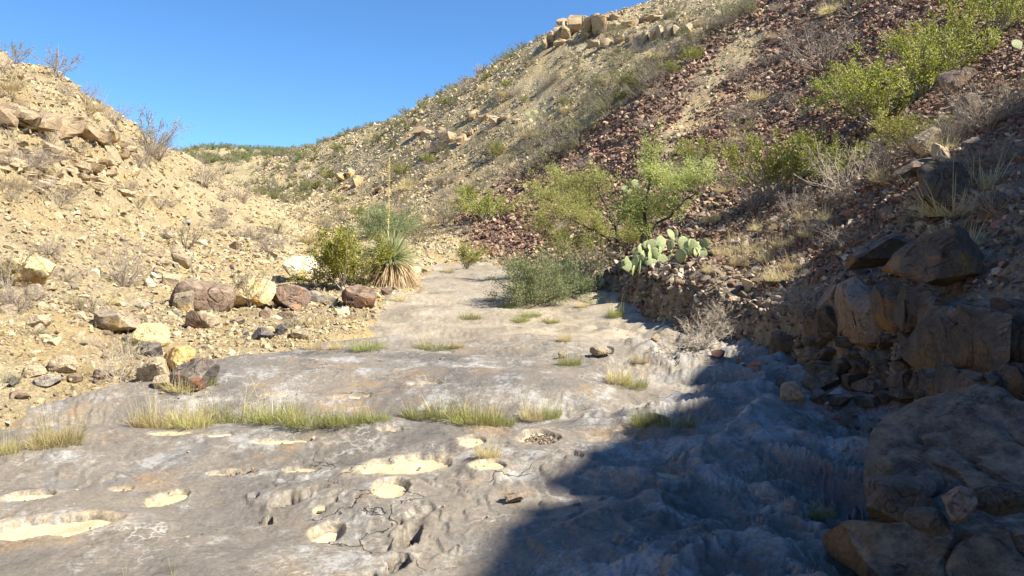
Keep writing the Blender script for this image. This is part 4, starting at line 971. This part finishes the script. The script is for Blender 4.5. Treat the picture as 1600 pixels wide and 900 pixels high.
m = 900; t = rg.uniform(.35, 1, m); c = np.stack([.012 * (.5 + t * (sh - .5)) - .08, 0 * t, .5 + t * (sh - .5)], 1); g.leaves(c, rg.normal(size=(m, 3)) * .5 + [0, 0, 1], .04, .010, rg)
link("flower_stalk", g.mesh("flower_stalk", BARK['stalk']), so_)
# pale rock leaning on its right side
rock("boulder", 640, 425, 36, 38, 'cream', "cream rock leaning against the right side of the sotol skirt", "boulder", BL, seed=77)

# ---- prickly pears: every pad is a part
def mat_pad():
    t = NT("prickly_pear_pad"); v = t.voro(26)
    col = t.ramp(t.noise(5, 4), (.3, (.22, .27, .11)), (.7, (.37, .41, .21))); col = t.mix(t.ramp(v, (.10, 1.0), (.22, 0.0)), col, (.60, .55, .36))
    return t.out(col, t.bump(v, .35, .02), .55)
M['pad'] = mat_pad(); _pads = []
for k in range(3):
    V_, F_ = ico(3); p = V_.copy(); top = .5 + .5 * p[:, 2]
    w = .62 + .38 * sstep(0, .62, top) + .04 * k; p[:, 0] *= w * .5; p[:, 1] *= .075 * (1 - .3 * np.abs(p[:, 0])); p[:, 2] = p[:, 2] * .5 + .5
    p[:, 1] += .05 * (k - 1) * p[:, 0] ** 2 * 4; p[:, 2] += .03 * fbm3(p * 3, 2, k)
    _pads.append(mesh("pad", p, F_, [M['pad']], True))
def prickly_pear(pads, label, d=None, tint=None):
    bx = sum(q[0] for q in pads) / len(pads); by = max(q[1] + q[3] / 2 for q in pads); x, y, z = hit(bx, by)
    if d: x, y, z = (bx - HX) / F * d, d, (HY - by) / F * d
    r = link("prickly_pear", None, None, (x, y, z)); tag(r, label, "prickly pear")
    rp = random.Random(int(bx)); pads = list(pads) + ([(q[0] + rp.uniform(-16, 16), min(q[1] + rp.uniform(-6, 14), by - 8), q[2] * rp.uniform(.7, 1), q[3] * rp.uniform(.65, .95), rp.uniform(-80, 80)) for q in pads] if len(pads) > 6 else [])
    for k, q in enumerate(pads):
        px, py, w, h, yaw = q[:5]; back = (by - py) * .010 + ((k * 37) % 10) * .02
        Y_ = y + back; o = link("pad", _pads[k % 3], r, ((px - HX) / F * Y_ - x, back, (HY - py - h * .33) / F * Y_ - z))
        o.scale = (.66 * w * Y_ / F, .66 * h * Y_ / F, .66 * h * Y_ / F); o.rotation_euler = (radians((k * 23) % 30 - 20), radians((k * 31) % 36 - 18), radians(yaw))
    return r
prickly_pear([(983, 414, 26, 34, 0), (1002, 403, 24, 36, 50), (1012, 384, 28, 26, 15), (1018, 382, 26, 26, -12), (1034, 379, 25, 36, 5), (1024, 396, 24, 28, 0), (1037, 407, 27, 30, 8), (1023, 412, 24, 25, 5), (1009, 412, 26, 32, 66), (998, 418, 24, 36, 75), (1015, 402, 26, 34, 60), (1003, 390, 22, 28, 40), (992, 410, 22, 34, -50)],
             "pale green prickly pear with round pads on the bank under the mesquite")
prickly_pear([(1053, 366, 18, 30, 24), (1064, 380, 30, 34, 20), (1078, 386, 34, 38, -12), (1090, 396, 26, 28, 30), (1095, 388, 24, 28, 10), (1103, 380, 20, 24, -30), (1100, 398, 22, 20, 0), (1072, 398, 26, 26, 40)],
             "yellowish prickly pear with overlapping pads just right of the pale green one")
prickly_pear([(978, 294, 18, 18, 0), (990, 287, 20, 20, 20), (984, 300, 18, 16, 30), (998, 296, 16, 18, -20)], "small prickly pear on the talus behind the mesquite crown")
prickly_pear([(826, 178, 12, 12, 0), (836, 176, 14, 12, 20), (844, 184, 12, 10, 10), (830, 188, 12, 10, 40), (850, 174, 9, 9, 0)], "small prickly pear clump high on the tan slope above the green strip")
prickly_pear([(822, 290, 12, 13, 0), (829, 288, 11, 12, 20)], "tiny pale prickly pear left of the mesquite crown")
prickly_pear([(1594, 68, 26, 28, 0), (1604, 84, 24, 26, 20)], "mint green prickly pear cut by the right edge")

# ---- mesquite trees: trunk, limbs and feathery crown
def mesquite(px, py, label, limbs, blobs, seed, nleaf, d=None):
    x, y, z = hit(px, py); r = link("mesquite_tree", None, None, (x, y, z - .05)); tag(r, label, "mesquite tree"); rg = np.random.default_rng(seed)
    def P(qx, qy, dy): return np.array([(qx - px) * y / F, dy, (py - qy) * y / F])
    g = Geo(); tips = []
    for k, lb in enumerate(limbs):
        pts = np.array([P(*q) for q in lb[1]]); m = 12; t = np.linspace(0, len(pts) - 1, m); pp = np.stack([np.interp(t, range(len(pts)), pts[:, i]) for i in range(3)], 1)
        pp[1:-1] += rg.normal(size=(m - 2, 3)) * .03; g2 = Geo(); g2.tube(pp, np.linspace(lb[0], lb[0] * .3, m), 7)
        link("trunk" if k == 0 else "limb", g2.mesh("trunk" if k == 0 else "limb", BARK['dark'], True), r); tips.append(pp)
    tw = Geo(); lf = Geo(); allp = np.concatenate([t[4:] for t in tips])
    tot = sum(b[3] * b[4] for b in blobs)
    for (qx, qy, dy, rx, rz) in blobs:
        c = P(qx, qy, dy); R = np.array([rx * y / F, (rx + rz) * .5 * y / F, rz * y / F]); root = allp[np.argmin(np.linalg.norm(allp - c, axis=1))]; br = []
        nb = int(7 + rx * rz / 90)
        for j in range(nb):
            e = c + rot_to(rg.normal(size=3)) * R * rg.uniform(.35, 1.0); mid = (root + e) / 2 + rg.normal(size=3) * .08; q = np.array([root, mid, e, e + rg.normal(size=3) * .06 + (e - c) * .25])
            tw.tube(q, [.010, .006, .003, .0015], 3); br.append((q, None, 0))
            for j2 in range(4):
                s_ = q[rg.integers(1, 4)]; e2 = s_ + rg.normal(size=3) * R * .32; br.append((np.array([s_, (s_ + e2) / 2 + rg.normal(size=3) * .02, e2]), None, 1)); tw.tube(br[-1][0], [.0025, .002, .001], 3)
        n = int(nleaf * rx * rz / tot); cc, dd, L, w = leaf_on(rg, br, n, .06, .06, .016, .5, (0, 1)); lf.leaves(cc, dd - [0, 0, .25], L, w, rg)
    link("twigs", tw.mesh("twigs", BARK['brown']), r); link("crown", lf.mesh("crown", LEAF['mesq']), r); return r
mesquite(1000, 400, "mesquite tree with dark forked trunk, the right hand of two, above the prickly pear",
         [(.055, [(1000, 402, 0), (1006, 372, .1), (1014, 330, .2), (1016, 280, .2), (1022, 235, .2)]), (.04, [(1004, 378, .1), (1030, 348, .1), (1058, 322, 0), (1085, 300, -.1)]), (.035, [(1008, 366, .1), (990, 330, .3), (978, 290, .5)])],
         [(1020, 240, .2, 22, 34), (1050, 275, .1, 40, 30), (1080, 265, 0, 28, 22), (1010, 310, .3, 36, 34), (1045, 320, .2, 30, 24), (985, 320, .4, 28, 30), (1000, 350, .2, 22, 14)], 5, 14000)
mesquite(968, 376, "mesquite tree leaning left with a wide feathery crown, the left hand of two",
         [(.05, [(968, 378, 0), (960, 345, 0), (948, 318, .1), (935, 290, .1)]), (.045, [(966, 372, 0), (930, 362, -.2), (895, 345, -.3), (860, 318, -.3)]), (.035, [(962, 352, .1), (925, 312, .3), (895, 285, .4)]), (.03, [(920, 358, -.2), (890, 372, -.3), (850, 368, -.4)])],
         [(850, 290, -.2, 34, 34), (890, 275, .3, 40, 26), (920, 305, .2, 36, 34), (870, 330, -.3, 46, 30), (925, 350, -.2, 36, 26), (905, 385, -.3, 30, 24), (945, 275, .3, 24, 24), (840, 340, -.4, 24, 24), (880, 372, -.4, 30, 22)], 6, 22000)

# ------------------------------------------------------------------ countable loose stones and the shrubs dotted over the slopes
MARKS = [(45, 428, "the far left yellow boulder"), (178, 498, "the flat topped grey boulder"), (232, 523, "the bright yellow cone rock"), (281, 562, "the orange ochre rock"), (301, 586, "the black and red boulder"),
         (318, 460, "the large round brown boulder"), (394, 459, "the yellow boulder with the wispy plant"), (458, 466, "the rust boulder"), (469, 419, "the cream white boulder"), (564, 463, "the dark brown boulder"),
         (612, 405, "the sotol"), (540, 410, "the creosote by the sotol"), (410, 522, "the three dark stones on the gravel"), (282, 402, "the squarish slab"), (192, 410, "the tall leafless bush"), (186, 555, "the pale dead bush"),
         (292, 370, "the green tipped bush on the left slope"), (75, 190, "the caprock ledge"), (100, 270, "the bedded ledge"), (192, 222, "the orange stained ledge"), (234, 205, "the big twiggy skyline bush"), (240, 577, "the pale wedge rock"),
         (88, 100, "the leaning skyline bush"), (20, 65, "the skyline bush at the left edge"), (100, 572, "the pointed tan stone"), (420, 380, "the dry bush above the gravel"), (482, 362, "the pale grass clump up the slope"),
         (690, 212, "the cracked outcrop"), (770, 184, "the overhung outcrop"), (548, 284, "the rusty outcrop"), (605, 296, "the low brown outcrop"), (890, 45, "the skyline cliff"), (1030, 52, "the fluted cliff"), (752, 228, "the dark bush under the cracked outcrop"),
         (796, 252, "the dark bush above the talus"), (612, 345, "the grey green bush behind the sotol"), (755, 325, "the yellow green bush on the talus"), (840, 180, "the high prickly pear clump"), (727, 402, "the small dark creosote"),
         (603, 250, "the tip of the flower stalk"), (820, 92, "the skyline ocotillo"), (690, 152, "the lower skyline ocotillo"), (1020, 235, "the right mesquite crown"), (860, 290, "the left mesquite crown"), (1030, 392, "the pale green prickly pear"),
         (1085, 390, "the yellowish prickly pear"), (1100, 512, "the dead twig ball"), (1205, 250, "the big yellow green creosote"), (1385, 140, "the upper right thicket"), (1290, 75, "the wide grey brush"), (1250, 58, "the smaller grey brush"), (1325, 260, "the tangle of pale branches"),
         (1480, 402, "the long tilted boulder"), (1492, 300, "the tall leaning slab"), (1395, 392, "the low grey bank boulder"), (1344, 488, "the pinkish blocks"), (1450, 215, "the pale cream rock face"), (1505, 130, "the sunlit pinkish rocks"), (1545, 160, "the arching brush at the right edge"),
         (1260, 470, "the shaded brush on the bank"), (1180, 390, "the sunlit straw patch"), (905, 200, "the lower end of the green strip"), (1004, 110, "the green strip along the talus"), (1085, 60, "the green bush by the fluted cliff"), (440, 240, "the far ridge"), (330, 262, "the saddle beside the left hill"),
         (1432, 672, "the rough ochre rock"), (1240, 618, "the lone rock in the shade"), (378, 300, "the dark bush on the spur"), (960, 45, "the bush between the two cliffs"), (1135, 20, "the high bush by the talus")]
used_labels = set()
def near_label(desc, px, py):
    o = sorted(MARKS, key=lambda m: (m[0] - px) ** 2 + ((m[1] - py) * 1.3) ** 2)
    cand = []
    for m in o[:9]:
        dx, dy = px - m[0], py - m[1]; dist = math.hypot(dx, dy)
        ang = "right of" if abs(dx) > 1.6 * abs(dy) and dx > 0 else "left of" if abs(dx) > 1.6 * abs(dy) else "below" if abs(dy) > 1.6 * abs(dx) and dy > 0 else "above" if abs(dy) > 1.6 * abs(dx) else ("below and " if dy > 0 else "above and ") + ("right of" if dx > 0 else "left of")
        how = "touching distance " if dist < 24 else "a short way " if dist < 70 else "well " if dist > 150 else ""
        cand.append("%s %s%s %s" % (desc, how.replace("touching distance", "just"), ang, m[2]))
    cand = [c for c in cand if len(c.split()) <= 16] or cand[:1]
    for c in cand:
        if c not in used_labels: used_labels.add(c); return c
    return cand[0]
_sm = {}
def stone_mesh(kind, i):
    if (kind, i) not in _sm:
        dims = {'flat': (.5, .40, .17), 'angular': (.5, .40, .32), 'blocky': (.46, .42, .38), 'long': (.5, .26, .24)}[kind]
        p, f = rock_shape(700 + i + len(kind) * 10, dims, 2, 9 if kind != 'blocky' else 6, .6 if kind != 'blocky' else .42, .04, 0.0, (.4, .85)); _sm[(kind, i)] = mesh("stone", p, f, [M['stone']], False)
    return _sm[(kind, i)]
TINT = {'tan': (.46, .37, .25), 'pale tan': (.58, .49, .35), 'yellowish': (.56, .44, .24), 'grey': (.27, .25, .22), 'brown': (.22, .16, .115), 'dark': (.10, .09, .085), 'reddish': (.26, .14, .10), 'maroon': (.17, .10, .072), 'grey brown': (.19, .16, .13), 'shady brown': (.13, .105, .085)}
def stones(n, seed, region, sizes, cols, group, where):
    rg = np.random.default_rng(seed); done = 0; tries = 0
    while done < n and tries < n * 6:
        tries += 1; px = rg.uniform(region[0], region[1]); py = rg.uniform(region[2], region[3])
        if not where(px, py): continue
        x, y, z = hit(px, py); w = sizes[0] + (sizes[1] - sizes[0]) * rg.uniform() ** 2.4; s = w * y / F
        kind = ['flat', 'angular', 'blocky', 'long'][rg.integers(4)]; cn = cols[rg.integers(len(cols))]
        o = link("stone", stone_mesh(kind, int(rg.integers(3))), None, (x, y, z + s * .08)); o.scale = (s, s, s * rg.uniform(.8, 1.2)); o.rotation_euler = (rg.normal() * .3, rg.normal() * .3, rg.uniform(0, 6.28))
        v = rg.uniform(.85, 1.15); o.color = (*[c * v for c in TINT[cn]], 1)
        tag(o, near_label(("%s %s stone" % (kind, cn.replace('shady ', '').replace('maroon', 'dark maroon'))), px, py), "stone", group); done += 1
def inpoly(poly):
    def f(x, y):
        c = False; j = len(poly) - 1
        for i in range(len(poly)):
            (xi, yi), (xj, yj) = poly[i], poly[j]
            if (yi > y) != (yj > y) and x < (xj - xi) * (y - yi) / (yj - yi) + xi: c = not c
            j = i
        return c
    return f
LEFTP = inpoly([(0, 330), (250, 330), (420, 400), (600, 445), (590, 490), (440, 545), (330, 575), (200, 600), (60, 640), (0, 680)])
stones(140, 1, (0, 600, 330, 680), (11, 26), ['tan', 'tan', 'tan', 'pale tan', 'pale tan', 'yellowish', 'grey', 'brown', 'brown', 'dark'], "loose stones on the left bank", LEFTP)
BANKP = inpoly([(1010, 428), (1100, 445), (1200, 470), (1290, 430), (1440, 430), (1600, 360), (1600, 150), (1500, 190), (1400, 260), (1300, 330), (1180, 420)])
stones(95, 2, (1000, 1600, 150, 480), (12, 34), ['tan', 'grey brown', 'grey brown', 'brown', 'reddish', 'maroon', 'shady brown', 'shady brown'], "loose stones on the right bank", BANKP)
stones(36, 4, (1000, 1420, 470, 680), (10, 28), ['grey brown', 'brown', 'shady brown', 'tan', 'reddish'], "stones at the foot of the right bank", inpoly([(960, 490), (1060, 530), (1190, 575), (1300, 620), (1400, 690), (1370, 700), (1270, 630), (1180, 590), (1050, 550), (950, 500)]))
TALP = inpoly([(1180, 0), (1300, 0), (1290, 200), (1150, 330), (1110, 380), (860, 380), (700, 380), (900, 260), (1020, 140)])
stones(60, 3, (700, 1300, 0, 380), (10, 17), ['maroon', 'maroon', 'reddish', 'tan', 'dark'], "talus stones on the right hill", TALP)

SHR = "shrubs dotted over the hillsides"
def shrubs(n, seed, region, hpx, keys, where, dmin=10, real=(.35, 1.0)):
    rg = np.random.default_rng(seed); done = 0; tries = 0
    while done < n and tries < n * 8:
        tries += 1; px = rg.uniform(region[0], region[1]); py = rg.uniform(region[2], region[3])
        if not where(px, py): continue
        x, y, z = hit(px, py)
        if y < dmin or y > 160: continue
        key = keys[rg.integers(len(keys))]; s = rg.uniform(*real) * (1.25 if y > 60 else 1)
        kind = {'o': 'olive green', 'c': 'green', 'd': 'grey leafless', 's': 'straw coloured', 'p': 'pale leafless', 'f': 'grey green'}[key[0]]
        if key.startswith('sparse'): kind = 'sparse green'
        wide = rg.uniform(.95, 1.7); nm = "grass_clump" if key.startswith('straw') else "shrub"
        desc = "%s %s %s" % ("small" if s < .6 else "large" if s > .95 else "low" if wide > 1.4 else "round", kind, nm.replace('_', ' '))
        plant(nm, key, x, y, z - .03, (s * wide, s * wide, s), near_label(desc, px, py), nm.replace('_', ' '), SHR, rg.uniform(0, 6.28)); done += 1
MIDP = inpoly([(440, 240), (560, 208), (700, 148), (850, 84), (950, 40), (1100, 5), (1180, 10), (1000, 140), (880, 250), (700, 350), (640, 395), (560, 390), (480, 360), (420, 310)])
shrubs(175, 11, (420, 1180, 5, 395), None, ['olive0', 'olive1', 'olive2', 'dry0', 'dry1', 'creosote0', 'sparse1', 'olive1', 'straw0', 'dry2'], MIDP, 20, (.4, 1.0))
shrubs(52, 12, (0, 480, 100, 430), None, ['dry0', 'dry1', 'dry2', 'sparse0', 'straw1', 'pale0', 'olive0'], inpoly([(0, 90), (120, 135), (260, 250), (330, 280), (480, 375), (430, 400), (250, 330), (0, 320)]), 10, (.25, .6))
shrubs(14, 15, (0, 560, 330, 640), None, ['dry0', 'straw0', 'sparse0', 'pale1'], LEFTP, 6, (.15, .32))
shrubs(34, 13, (700, 1320, 0, 390), None, ['dry0', 'dry1', 'olive2', 'straw1', 'dry2', 'straw0', 'pale1'], TALP, 14, (.3, .75))
shrubs(26, 16, (860, 1190, 10, 260), None, ['olive0', 'olive1', 'dry1', 'creosote1', 'olive2'], inpoly([(1190, 0), (1150, 20), (1000, 105), (900, 180), (850, 250), (890, 255), (960, 200), (1040, 130), (1200, 20)]), 20, (.6, 1.1))
shrubs(24, 14, (1150, 1600, 150, 480), None, ['dry0', 'dry1', 'pale0', 'straw2', 'sparse0'], BANKP, 6, (.2, .5))

# ------------------------------------------------------------------ uncountable scree and far scrub
pcol = bpy.data.collections.new("scree_sources")
def source(name, me): o = bpy.data.objects.new(name, me); pcol.objects.link(o); return o
for i in range(12):
    dims = [(.5, .40, .16), (.5, .36, .26), (.46, .40, .32), (.5, .28, .15)][i % 4]
    p, f = rock_shape(900 + i, dims, 1 if i % 3 else 2, 9, .55, 0, 0.0, (.3, .75)); source("chip_%02d" % i, mesh("chip", p, f, [M['scree']], False))
def scatter(name, coll, x, y, z, rot, scl, tint, idx, label):
    n = len(x); me = bpy.data.meshes.new(name); me.vertices.add(n); me.vertices.foreach_set("co", np.stack([x, y, z], 1).astype(np.float32).ravel())
    for nm, typ, dat, fld in (("rot", 'FLOAT_VECTOR', rot, "vector"), ("scl", 'FLOAT_VECTOR', scl, "vector"), ("idx", 'INT', idx, "value")):
        a = me.attributes.new(nm, typ, 'POINT'); a.data.foreach_set(fld, np.asarray(dat, np.int32 if typ == 'INT' else np.float32).ravel())
    a = me.attributes.new("tint", 'FLOAT_COLOR', 'POINT'); a.data.foreach_set("color", np.concatenate([tint, np.ones((n, 1))], 1).astype(np.float32).ravel())
    o = link(name, me); stuff(o); o["label"] = label
    ng = bpy.data.node_groups.new(name, 'GeometryNodeTree'); ng.interface.new_socket("Geometry", in_out='INPUT', socket_type='NodeSocketGeometry'); ng.interface.new_socket("Geometry", in_out='OUTPUT', socket_type='NodeSocketGeometry')
    gi = ng.nodes.new("NodeGroupInput"); go = ng.nodes.new("NodeGroupOutput"); ip = ng.nodes.new("GeometryNodeInstanceOnPoints"); ci = ng.nodes.new("GeometryNodeCollectionInfo")
    ci.inputs[0].default_value = coll; ci.inputs["Separate Children"].default_value = True; ci.inputs["Reset Children"].default_value = True
    def na(nm, typ): q = ng.nodes.new("GeometryNodeInputNamedAttribute"); q.data_type = typ; q.inputs["Name"].default_value = nm; return q.outputs["Attribute"]
    L_ = ng.links.new; L_(gi.outputs[0], ip.inputs["Points"]); L_(ci.outputs[0], ip.inputs["Instance"]); ip.inputs["Pick Instance"].default_value = True
    L_(na("idx", 'INT'), ip.inputs["Instance Index"]); L_(na("rot", 'FLOAT_VECTOR'), ip.inputs["Rotation"]); L_(na("scl", 'FLOAT_VECTOR'), ip.inputs["Scale"]); L_(ip.outputs[0], go.inputs[0])
    md = o.modifiers.new("scatter", 'NODES'); md.node_group = ng; return o
def pick(rg, cols, n, p=None):
    c = np.array(cols)[rg.choice(len(cols), n, p=p)]; return c * rg.uniform(.75, 1.25, (n, 1)) * (1 + rg.normal(size=(n, 3)) * .03)
def stone_field(name, n, seed, u0, u1, d0, d1, cond, px_size, smin, smax, cols, label, p=None, lift=.12, dens=1.0):
    rg = np.random.default_rng(seed); u = rg.uniform(u0, u1, n); d = np.exp(rg.uniform(math.log(d0), math.log(d1), n)); x = u * d; y = d
    z = soil(x, y); m = cond(x, y, z)
    m &= z > bed_base(x, y) - .02 - 9 * (y > 28)
    x, y, z = x[m], y[m], z[m]; n = len(x); s = px_size[0] + (px_size[1] - px_size[0]) * rg.uniform(0, 1, n) ** 3.0
    s = np.clip(s * y / F, smin * rg.uniform(.7, 1.3, n), smax); sc3 = s[:, None] * rg.uniform(.75, 1.25, (n, 3))
    rot = np.stack([rg.normal(size=n) * .55, rg.normal(size=n) * .55, rg.uniform(0, 6.28, n)], 1)
    return scatter(name, pcol, x, y, z + lift * s * .6, rot, sc3, pick(rg, cols, n, p), rg.integers(0, 12, n), label)
lside = lambda x, y, z: x < np.interp(y, *zip(*XL)) + .15
rnd = np.random.default_rng(99)
TANS = [(.41, .335, .21), (.49, .41, .275), (.36, .285, .18), (.45, .35, .18), (.30, .25, .18), (.21, .17, .125)]
stone_field("left_scree", 140000, 1, -.95, .0, 5, 110, lambda x, y, z: lside(x, y, z) & (fbm(x * .5, y * .5, 3, 200) + rnd.uniform(-.5, .9, len(x)) > 0), (2.0, 14), .018, .26, TANS, "tan chips and gravel covering the left slope", [.3, .22, .2, .12, .1, .06])
TAL = [(.19, .108, .076), (.28, .165, .115), (.13, .08, .06), (.33, .22, .15), (.44, .34, .235), (.095, .072, .06)]
def ontal(thr):
    def f(x, y, z):
        zo = talus_zone(x, y, z); return zo * rnd.uniform(.35, 1.1, len(x)) > thr
    return f
stone_field("dark_talus", 190000, 2, -.15, .78, 9, 75, ontal(.28), (2.4, 13), .06, .5, TAL, "dark maroon basalt talus streaming down the right hillside", [.25, .25, .11, .18, .16, .05], .3)
bed_w = lambda y: np.interp(y, [0, 20, 24, 30, 40, 60, 90, 130], [0, 0, -1.2, -4, -12, -24, -40, -45])
stone_field("hill_rubble", 90000, 3, -.35, .42, 20, 100, lambda x, y, z: (x > bed_w(y)) & (talus_zone(x, y, z) < rnd.uniform(.05, .6, len(x))) & (fbm(x * .2, y * .2, 3, 210) + rnd.uniform(-.4, .9, len(x)) > 0), (2.2, 10), .06, .55, TANS, "tan rubble on the middle hill", [.28, .25, .2, .1, .1, .07])
BNK = [(.22, .175, .13), (.34, .27, .195), (.15, .12, .095), (.50, .41, .30), (.20, .12, .085), (.10, .085, .07)]
stone_field("bank_rubble", 105000, 4, .05, 1.7, 2.8, 24, lambda x, y, z: (x > np.interp(y, *zip(*XR)) + .05) & (x < np.interp(y, *zip(*XR)) + 5.5) & ~((HX + F * x / y > 1230) & (HY - F * z / y > 455) & (rnd.uniform(0, 1, len(x)) < .8)), (3, 22), .025, .3, BNK, "mixed brown rubble covering the right bank", [.28, .2, .2, .12, .12, .08], .2)
rg = np.random.default_rng(77); n = 9000; y = np.exp(rg.uniform(math.log(5), math.log(22), n)); x = np.interp(y, *zip(*XR)) + rg.uniform(-.12, .6, n); z = soil(x, y); s = np.clip(rg.uniform(3, 20, n) * y / F * rg.uniform(.2, 1, n), .03, .22)
ok = z > bed_base(x, y) - .05; x, y, z, s = x[ok], y[ok], z[ok], s[ok]; n = len(x)
scatter("bank_stones", pcol, x - s * .1, y, z, rg.uniform(-1, 1, (n, 3)) * [.7, .7, 3.1], s[:, None] * rg.uniform(.75, 1.25, (n, 3)), pick(rg, BNK, n), rg.integers(0, 12, n), "stones sticking out of the cut face of the right bank")
rg = np.random.default_rng(78); ax, ay, as_ = [], [], []
for (x, y, a) in APRON:
    n = int(16 + 20 * a); th = rg.uniform(0, 6.28, n); r = a * rg.uniform(.75, 1.5, n); ax.append(x + r * np.cos(th)); ay.append(y + r * np.sin(th) * .9); as_.append(np.clip(a * rg.uniform(.04, .3, n), .02, .14))
ax, ay, as_ = map(np.concatenate, (ax, ay, as_)); n = len(ax)
scatter("boulder_foot_rubble", pcol, ax, ay, ground(ax, ay) + as_ * .1, rg.uniform(-1, 1, (n, 3)) * [.6, .6, 3.1], as_[:, None] * rg.uniform(.75, 1.25, (n, 3)), pick(rg, TANS, n), rg.integers(0, 12, n), "small rubble gathered round the feet of the boulders")
# gravel lying on the sand and in the hollows of the bedrock
rg = np.random.default_rng(31); gx = []; gy = []
for (cx, cy, rx, ry, tl, dep, kind) in POOLW:
    n = 420 if kind == 'p' else 180 if kind == 'g' else 2 if kind == 's' else 8
    a = rg.uniform(0, 6.28, n); r = np.sqrt(rg.uniform(0, 1, n)) * .85; gx.append(cx + rx * r * np.cos(a)); gy.append(cy + ry * r * np.sin(a) + tl * rx * r * np.cos(a))
n = 220; d = np.exp(rg.uniform(math.log(4), math.log(22), n)); uu_ = rg.uniform(-.6, .5, n); gx.append(uu_ * d); gy.append(d)
n = 500; d = rg.uniform(5.2, 8.5, n); gx.append(np.interp(d, *zip(*XR)) - np.abs(rg.normal(size=n)) * .35); gy.append(d)
gx = np.concatenate(gx); gy = np.concatenate(gy); gz = bedrock(gx.copy(), gy.copy()); ok = gz > soil(gx, gy) - .05; gx, gy, gz = gx[ok], gy[ok], gz[ok]; n = len(gx)
for (cx, cy, rx, ry, tl, dep, kind) in POOLW:
    k = np.sqrt(((gx - cx) / rx) ** 2 + ((gy - cy - tl * (gx - cx)) / ry) ** 2) < 1
    if kind != 'h': gz[k] += dep * .5
s = .012 + .034 * rg.uniform(0, 1, n) ** 2; scatter("streambed_gravel", pcol, gx, gy, gz + s * .15, np.stack([rg.normal(size=n) * .3, rg.normal(size=n) * .3, rg.uniform(0, 6.28, n)], 1), s[:, None] * rg.uniform(.7, 1.3, (n, 3)), pick(rg, [(.34, .24, .18), (.24, .15, .11), (.42, .34, .25), (.25, .22, .18)], n), rg.integers(0, 12, n), "small loose gravel in the hollows of the bedrock")
# far scrub on the ridge and the upper hill
fcol = bpy.data.collections.new("scrub_sources")
for i, (lf_, st, sp, n) in enumerate([('ocotillo', 10, .55, 260), ('olive', 12, 1.0, 420), ('olive', 12, 1.1, 420), (None, 26, 1.1, 0), (None, 26, 1.1, 0)]):
    rg = np.random.default_rng(300 + i); br = branchy(rg, st, 1.0, sp, sub=3, depth2=0, r0=.02); g = Geo()
    for p, r, lv in br: g.tube(p, r, 3)
    if lf_: g.leaves(*leaf_on(rg, br, n, .04, .09, .05, .15), rg)
    me = g.mesh("scrub", LEAF[lf_] if lf_ else BARK['grey']); o = bpy.data.objects.new("scrub_%d" % i, me); fcol.objects.link(o)
rg = np.random.default_rng(41); n = 22000; u = rg.uniform(-.5, .05, n); d = np.exp(rg.uniform(math.log(60), math.log(150), n)); x = u * d; y = d; z = soil(x, y)
m = (.25 * fbm(x * .08, y * .08, 3, 220) + rg.uniform(-.5, .5, n) > .2) & (talus_zone(x, y, z) < .4) & ((x > bed_w(y)) | (y > 48)); m &= ((y > 85) & (u < -.17)) | ((y > 48) & (y < 90) & (u < -.28) & (rg.uniform(0, 1, n) < .16)) | (rg.uniform(0, 1, n) < .10); x, y, z = x[m], y[m], z[m]; n = len(x)
s = rg.uniform(.35, .95, n); idx = rg.choice(5, n, p=[.2, .27, .25, .14, .14]); far_ = y > 105; idx[far_] = rg.choice(5, far_.sum(), p=[.5, .25, .15, .05, .05]); s[far_] *= 1.1
scatter("ridge_scrub", fcol, x, y, z - .05, np.stack([0 * x, 0 * x, rg.uniform(0, 6.28, n)], 1), np.stack([s * 1.1, s * 1.1, s], 1), np.ones((n, 3)), idx, "olive scrub and ocotillo covering the far ridge and upper slopes")
